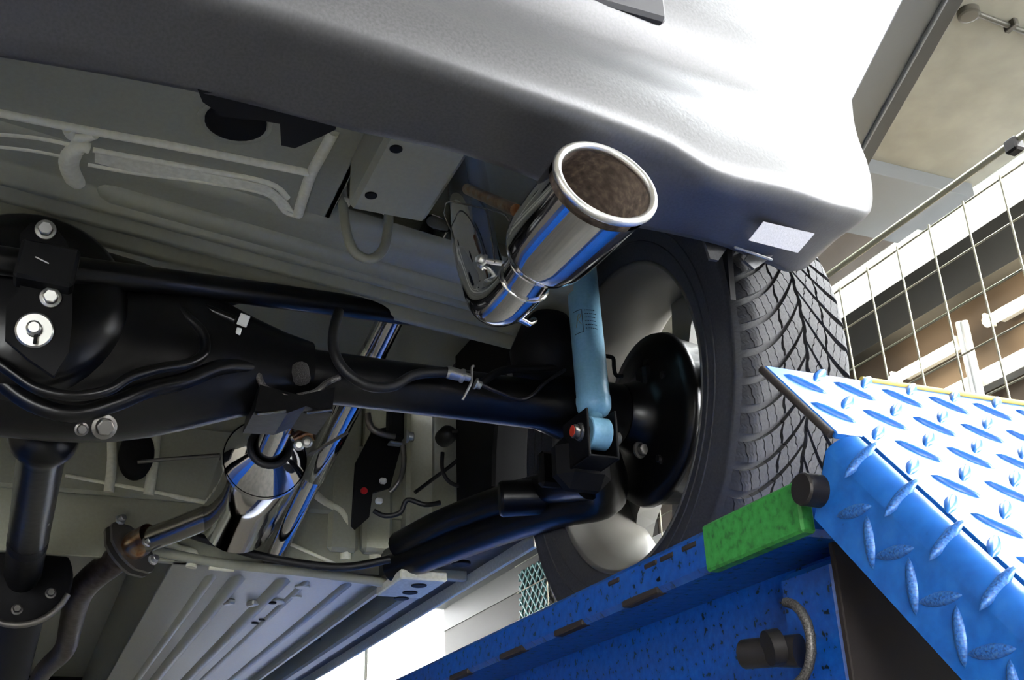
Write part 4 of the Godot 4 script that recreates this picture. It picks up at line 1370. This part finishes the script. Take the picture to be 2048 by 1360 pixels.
	st = new_st()
	lathe(st, [Vector2(0, 0), Vector2(0, 0.018), Vector2(0.006, 0.0215), Vector2(0.02, 0.0225), Vector2(0.9, 0.0225)], p0, dd, 36)
	lathe(st, [Vector2(0.0, 0.0225), Vector2(p0.distance_to(p1) - 0.34, 0.0225), Vector2(p0.distance_to(p1) - 0.3, 0.026), Vector2(p0.distance_to(p1), 0.026), Vector2(p0.distance_to(p1) + 0.004, 0.022), Vector2(p0.distance_to(p1) + 0.004, 0)], p0, dd, 36)
	part("pipe", st, ch, sp)
	st = new_st()
	lathe(st, [Vector2(0.03, 0.022), Vector2(0.031, 0.0235), Vector2(0.034, 0.0235), Vector2(0.035, 0.022)], p0, dd, 36)
	part("joint_ring", st, mats.black_plastic, sp)
	st = new_st()
	tube(st, [Vector3(0.1932, 2.09, -0.3958), Vector3(0.2458, 2.117, -0.335)], 0.003, 8)
	part("hanger_wire", st, mats.dull_zinc, sp)

	# silencer
	var r0 := Vector3(0.0931, 2.031, -0.2648)
	var r1 := Vector3(0.1097, 2.024, -0.5983)
	var mu := thing("silencer", "chrome exhaust silencer can with a cone end below the axle", "silencer", (r0 + r1) / 2)
	var md := (r1 - r0).normalized()
	var ml := r0.distance_to(r1)
	st = new_st()
	lathe(st, [Vector2(0.0, 0.067), Vector2(0.003, 0.0685), Vector2(0.008, 0.0685), Vector2(0.012, 0.068), Vector2(ml, 0.068), Vector2(ml + 0.006, 0.064), Vector2(ml + 0.006, 0)], r0, md, 56)
	part("can", st, ch, mu)
	st = new_st()
	lathe(st, [Vector2(0.002, 0.0668), Vector2(-0.014, 0.058), Vector2(-0.04, 0.038), Vector2(-0.05, 0.026)], r0, md, 48)
	part("end_cone", st, ch, mu)
	st = new_st()
	var neck := r0 - md * 0.045
	tube(st, spline([neck + md * 0.01, neck - md * 0.03, Vector3(0.0942, 2.055, -0.144), Vector3(0.1126, 2.107, -0.1697), Vector3(0.1358, 2.182, -0.2177)], 6), 0.0225, 28)
	part("neck_pipe", st, ch, mu)
	st = new_st()
	var nr := []
	for k in 25:
		var a := TAU * k / 24.0
		nr.append(neck - md * 0.006 + side_of(md) * cos(a) * 0.031 + md.cross(side_of(md)) * sin(a) * 0.031)
	tube(st, nr, 0.0055, 10, false)
	part("rubber_ring", st, mats.hose_rubber, mu)
	st = new_st()
	tube(st, [Vector3(0.1198, 2.028, -0.1583), Vector3(0.1327, 2.036, -0.1486), Vector3(0.1439, 2.037, -0.1432)], 0.012, 12)
	part("hanger_sleeve", st, mats.heat_steel, mu)
	st = new_st()
	hex_bolt(st, Vector3(0.1212, 2.014, -0.1407), Vector3(-0.2, -0.3, 1), 0.006, 0.01)
	hex_bolt(st, Vector3(0.1318, 2.018, -0.1342), Vector3(-0.2, -0.3, 1), 0.006, 0.01)
	part("bolt", st, mats.zinc, mu)

	# front pipe to the left with its flange joint
	var fp := thing("front_pipe", "heat-tinted exhaust front pipe with a bolted flange joint", "exhaust pipe", Vector3(-0.0549, 1.98, -0.7527))
	st = new_st()
	tube(st, spline([Vector3(0.0885, 2.024, -0.535), Vector3(0.0556, 2.017, -0.577), Vector3(0.004, 2.007, -0.6529), Vector3(-0.0476, 1.999, -0.7276)], 6), 0.023, 24)
	part("pipe", st, mats.brushed_steel, fp)
	var fc := Vector3(-0.0637, 1.991, -0.7507)
	var fx := (Vector3(-0.0476, 1.999, -0.7276) - Vector3(-0.091, 1.975, -0.8067)).normalized()
	st = new_st()
	lathe(st, [Vector2(0.006, 0.026), Vector2(0.012, 0.0275), Vector2(0.03, 0.0275), Vector2(0.034, 0.025), Vector2(0.045, 0.025), Vector2(0.06, 0.0235)], fc, fx, 28)
	part("heat_band", st, mats.heat_steel, fp)
	for off in [0.0, -0.02]:
		st = new_st()
		var ex := (Vector3(-0.0275, 1.954, -0.7419) - Vector3(-0.0976, 2.011, -0.7433)).normalized()
		ex = (ex - fx * ex.dot(fx)).normalized()
		var ey := fx.cross(ex)
		var poly := PackedVector2Array()
		for k in 20:
			var a := TAU * k / 20.0
			poly.append(Vector2(cos(a) * 0.06, sin(a) * (0.034 if absf(cos(a)) < 0.6 else 0.026)))
		plate(st, poly, fc + fx * off, ex, ey, 0.007)
		part("flange", st, mats.dull_zinc, fp)
	for p in [Vector3(-0.0253, 1.962, -0.7125), Vector3(-0.0411, 1.99, -0.6933), Vector3(-0.0912, 2.038, -0.7266)]:
		st = new_st()
		hex_bolt(st, p, fx, 0.007, 0.014)
		part("bolt", st, mats.zinc, fp)
	st = new_st()
	tube(st, spline([fc - fx * 0.02, Vector3(-0.091, 1.975, -0.8067), Vector3(-0.1243, 1.96, -0.9013), Vector3(-0.1394, 1.951, -1.033), Vector3(-0.1354, 1.96, -1.388), Vector3(-0.1347, 1.96, -1.748), Vector3(-0.1744, 1.973, -2.241), Vector3(-0.1964, 1.941, -2.627)], 6), 0.027, 24)
	part("down_pipe", st, mats.dull_pipe, fp)

# ---------------------------------------------------------------- hoses and cables
func cable(called: String, label: String, cat: String, pts: Array, r: float, m: Material) -> Node3D:
	var c: Vector3 = pts[pts.size() / 2]
	var t := thing(called, label, cat, c)
	var st := new_st()
	tube(st, spline(pts, 6), r, 12)
	part("line", st, m, t)
	return t

func build_lines() -> void:
	var h := cable("brake_hose", "black rubber brake hose looping down in front of the axle tube", "hose", [Vector3(0.1285, 2.154, 0.05), Vector3(0.12, 2.118, 0.06), Vector3(0.1188, 2.082, 0.07), Vector3(0.1343, 2.051, 0.075), Vector3(0.1668, 2.033, 0.075), Vector3(0.2028, 2.037, 0.075), Vector3(0.2357, 2.059, 0.075), Vector3(0.2847, 2.07, 0.075)], 0.0075, mats.hose_rubber)
	var st := new_st()
	lathe(st, [Vector2(0, 0), Vector2(0, 0.009), Vector2(0.004, 0.0095), Vector2(0.02, 0.0085), Vector2(0.023, 0.0105), Vector2(0.026, 0.0105), Vector2(0.028, 0.006), Vector2(0.036, 0.006)], Vector3(0.2832, 2.07, 0.075), Vector3(1, -0.12, 0), 20, true)
	var fitting := part("fitting", st, mats.zinc, h)
	st = new_st()
	tube(st, spline([Vector3(0.3258, 2.085, 0.075), Vector3(0.3226, 2.082, 0.075), Vector3(0.3215, 2.062, 0.075), Vector3(0.3175, 2.05, 0.075), Vector3(0.3091, 2.032, 0.07)], 4), 0.002, 8)
	part("clip", st, mats.zinc, h)
	st = new_st()
	hex_bolt(st, Vector3(0.3269, 2.058, 0.075), Vector3(1, -0.3, 0), 0.006, 0.01)
	part("nut", st, mats.zinc, fitting)
	cable("brake_line", "thin steel brake line leading from the hose fitting to the drum", "pipe", [Vector3(0.3327, 2.061, 0.07), Vector3(0.372, 2.055, 0.06), Vector3(0.4039, 2.049, 0.06), Vector3(0.4245, 2.058, 0.06), Vector3(0.4461, 2.081, 0.06), Vector3(0.4809, 2.107, 0.06)], 0.0028, mats.pin_steel)
	cable("breather_pipe", "black bent pipe curving along the top of the axle tube end", "pipe", [Vector3(0.3485, 2.072, 0.04), Vector3(0.369, 2.091, 0.04), Vector3(0.3897, 2.102, 0.04), Vector3(0.4313, 2.11, 0.04), Vector3(0.4739, 2.118, 0.04)], 0.006, mats.black_plastic)
	cable("parking_brake_cable", "thick black parking brake cable sagging beneath the floor edge", "cable", [Vector3(0.0379, 2.026, -0.74), Vector3(0.0896, 2.009, -0.73), Vector3(0.177, 1.986, -0.72), Vector3(0.2751, 1.972, -0.71), Vector3(0.3541, 1.971, -0.7), Vector3(0.4313, 1.987, -0.68)], 0.0085, mats.hose_rubber)
	cable("wheel_sensor_wire", "thin black wire loop hanging from a grommet on the body", "wire", [Vector3(0.5388, 2.247, -0.6), Vector3(0.5648, 2.24, -0.58), Vector3(0.5724, 2.224, -0.58), Vector3(0.5493, 2.184, -0.6), Vector3(0.5068, 2.148, -0.62), Vector3(0.4637, 2.112, -0.62)], 0.004, mats.hose_rubber)
	cable("earth_wire", "short black wire curving beside the pressed panel", "wire", [Vector3(0.5163, 2.197, -0.6), Vector3(0.5162, 2.159, -0.6), Vector3(0.5324, 2.134, -0.6), Vector3(0.5577, 2.121, -0.58), Vector3(0.5788, 2.118, -0.55)], 0.0042, mats.hose_rubber)
	var gr := thing("grommet", "black round grommet on the body with a wire loop", "grommet", Vector3(0.537, 2.247, -0.62))
	st = new_st()
	lathe(st, [Vector2(-0.03, 0.02), Vector2(0, 0.02), Vector2(0.012, 0.012), Vector2(0.014, 0)], Vector3(0.537, 2.247, -0.62), Vector3.BACK, 20)
	part("cap", st, mats.hose_rubber, gr)
	var fg := thing("filler_grommet", "large black oval grommet on the panel beside the propeller shaft", "grommet", Vector3(-0.0742, 2.18, -0.76))
	st = new_st()
	var rows := []
	var gc := Vector3(-0.0734, 2.184, -0.772)
	for q in [[0.0, 1.0], [0.012, 1.0], [0.02, 0.85], [0.022, 0.4], [0.022, 0.001]]:
		var row := []
		for k in 28:
			var a := TAU * k / 28.0
			row.append(gc + Vector3(cos(a) * 0.034 * q[1], sin(a) * 0.052 * q[1], q[0]))
		rows.append(row)
	smooth(st)
	grid(st, rows, true)
	part("cap", st, mats.black_plastic, fg)
	st = new_st()
	tube(st, [Vector3(-0.0708, 2.162, -0.745), Vector3(-0.02, 2.172, -0.74), Vector3(0.0807, 2.178, -0.7)], 0.004, 10)
	part("stem", st, mats.dull_zinc, fg)
	# canister bracket right of the straight pipe
	var cb := thing("hose_bracket", "dark bracket plate with a small red dot and clamped pipes", "bracket", Vector3(0.3575, 2.133, -0.6))
	st = new_st()
	var po := PackedVector2Array()
	for p in [Vector3(0.3655, 2.229, -0.6), Vector3(0.3332, 2.156, -0.6), Vector3(0.3291, 2.028, -0.6), Vector3(0.3373, 2.021, -0.6), Vector3(0.3628, 2.046, -0.6), Vector3(0.3687, 2.097, -0.6), Vector3(0.4046, 2.111, -0.6), Vector3(0.4244, 2.192, -0.6), Vector3(0.4237, 2.247, -0.6)]:
		po.append(Vector2(p.x, p.y))
	plate(st, po, Vector3(0, 0, -0.61), Vector3.RIGHT, Vector3.UP, 0.012)
	part("plate", st, mats.black_plastic, cb)
	disc(cb, "red_dot", Vector3(0.3504, 2.098, -0.597), Vector3.BACK, 0.007, 0.003, mats.red_dot)
	st = new_st()
	tube(st, spline([Vector3(0.3403, 2.243, -0.55), Vector3(0.3482, 2.215, -0.55), Vector3(0.3722, 2.204, -0.55), Vector3(0.3981, 2.202, -0.55)], 5), 0.007, 12)
	part("bent_tube", st, mats.dull_zinc, cb)
	st = new_st()
	hex_bolt(st, Vector3(0.4211, 2.204, -0.55), Vector3(1, 0, 0.2), 0.009, 0.016)
	part("bolt", st, mats.zinc, cb)
	st = new_st()
	box(st, Vector3(0.3984, 2.186, -0.55), Vector3(0.026, 0.005, 0.02), Basis(), 0.001)
	part("clip", st, mats.zinc, cb)
	st = new_st()
	box(st, Vector3(0.4008, 2.23, -0.56), Vector3(0.032, 0.07, 0.03), Basis(), 0.005)
	part("valve", st, mats.black_plastic, cb)
	st = new_st()
	tube(st, spline([Vector3(0.415, 2.185, -0.55), Vector3(0.4175, 2.149, -0.55), Vector3(0.4098, 2.112, -0.55), Vector3(0.3928, 2.088, -0.56)], 5), 0.005, 10)
	part("hose", st, mats.dull_zinc, cb)
	for p in [Vector3(0.3869, 2.12, -0.59), Vector3(0.3795, 2.078, -0.59)]:
		st = new_st()
		box(st, p, Vector3(0.014, 0.012, 0.012), Basis(), 0.003)
		part("connector", st, mats.white_tag, cb)
	st = new_st()
	tube(st, spline([Vector3(0.3698, 2.057, -0.59), Vector3(0.3894, 2.046, -0.58), Vector3(0.4169, 2.052, -0.57), Vector3(0.4288, 2.076, -0.56), Vector3(0.4617, 2.066, -0.55), Vector3(0.493, 2.073, -0.55)], 5), 0.005, 10)
	part("wire", st, mats.hose_rubber, cb)
	var fe := thing("wire_tab", "short bent black wire hook between shock absorber and brake drum", "hook", Vector3(0.589, 2.143, 0.02))
	st = new_st()
	tube(st, spline([Vector3(0.5759, 2.161, 0.02), Vector3(0.5885, 2.159, 0.02), Vector3(0.589, 2.143, 0.02), Vector3(0.5916, 2.13, 0.02), Vector3(0.6034, 2.13, 0.02)], 5), 0.0035, 10)
	part("hook", st, mats.black_plastic, fe)

# ---------------------------------------------------------------- behind the car
func build_fence_and_lamps() -> void:
	var t := thing("mesh_fence", "galvanised wire mesh panel under a steel tube rail along the hall side", "fence", Vector3(3.0, 3.3, -2.0))
	var st := new_st()
	tube(st, [Vector3(3.0, 3.862, 2.0), Vector3(3.0, 3.862, -6.0)], 0.014, 12)
	part("top_rail", st, mats.wire_steel, t)
	st = new_st()
	box(st, Vector3(3, 3.845, -1.025), Vector3(0.05, 0.06, 0.06), Basis(), 0.008)
	part("rail_clamp", st, mats.pin_steel, t)
	for k in 7:
		st = new_st()
		tube(st, [Vector3(3.0, 3.755 - 0.198 * k, 2.0), Vector3(3.0, 3.755 - 0.198 * k, -6.0)], 0.004, 8)
		part("wire", st, mats.wire_steel, t)
	for k in 34:
		st = new_st()
		var z := 1.04 - 0.196 * k
		tube(st, [Vector3(2.993, 3.765, z), Vector3(2.993, 2.4, z)], 0.0045, 8)
		part("wire", st, mats.wire_steel, t)
	for q in [[Vector3(4.4, 3.985, -3.331), Vector3(4.4, 3.978, -2.792), "lit fluorescent tube seen low through the mesh beside the ramp edge"], [Vector3(4.4, 4.02, -2.559), Vector3(4.4, 4.041, -2.073), "lit fluorescent tube at the picture's edge behind the mesh"]]:
		var a: Vector3 = q[0]
		var b: Vector3 = q[1]
		b.y = a.y
		b.x = a.x
		var l := thing("fluorescent_lamp", q[2], "lamp", (a + b) / 2, "tube lamps on the side wall")
		st = new_st()
		tube(st, [a, b], 0.03, 16)
		part("tube", st, mats.tube_glow, l)
		st = new_st()
		beam(st, a + Vector3(0.07, 0.03, 0.03), b + Vector3(0.07, 0.03, -0.03), 0.08, 0.06, Vector3.UP, 0.01)
		part("housing", st, mats.white_frame, l)
		for e in [a, b]:
			st = new_st()
			box(st, e + Vector3(0.03, 0.02, 0), Vector3(0.08, 0.07, 0.02), Basis(), 0.004)
			part("end_cap", st, mats.white_frame, l)
		var al := AreaLight3D.new()
		al.name = "tube_light"
		l.add_child(al)
		al.area_size = Vector2(absf(a.z - b.z), 0.06)
		al.light_color = Color(1.0, 0.93, 0.8)
		al.light_energy = 0.5
		al.area_range = 30.0
		al.shadow_enabled = true
		al.transform = Transform3D(Basis(Vector3.BACK, Vector3.UP, Vector3.LEFT), Vector3(-0.04, 0, 0))
	var po := thing("wall_post", "pale steel post between the two tube lamps behind the mesh", "post", Vector3(4.42, 3.9, -2.9))
	for q in [[Vector3(4.4, 4.104, -2.742), Vector3(4.4, 3.711, -2.786)], [Vector3(4.4, 4.093, -2.705), Vector3(4.4, 3.701, -2.739)]]:
		st = new_st()
		var a: Vector3 = q[0]
		var b: Vector3 = q[1]
		b.z = a.z
		b.y -= 0.5
		tube(st, [a, b], 0.022, 12)
		part("upright", st, mats.white_frame, po)
	var ms := thing("teal_mesh", "small teal diamond wire mesh panel on the wall beyond the tyre", "mesh panel", Vector3(4.52, 3.8, -9.053))
	var c := Vector3(4.52, 3.8, -9.053)
	for k in 13:
		var o := -0.78 + 0.13 * k
		for s in [-1.0, 1.0]:
			var lo := -0.38
			var hi := 0.38
			if s > 0.0:
				lo = maxf(lo, -0.36 - o)
				hi = minf(hi, 0.36 - o)
			else:
				lo = maxf(lo, o - 0.36)
				hi = minf(hi, o + 0.36)
			if hi - lo < 0.05:
				continue
			st = new_st()
			tube(st, [c + Vector3(0, lo, o + s * lo), c + Vector3(0, hi, o + s * hi)], 0.014, 8)
			part("wire", st, mats.teal_wire, ms)
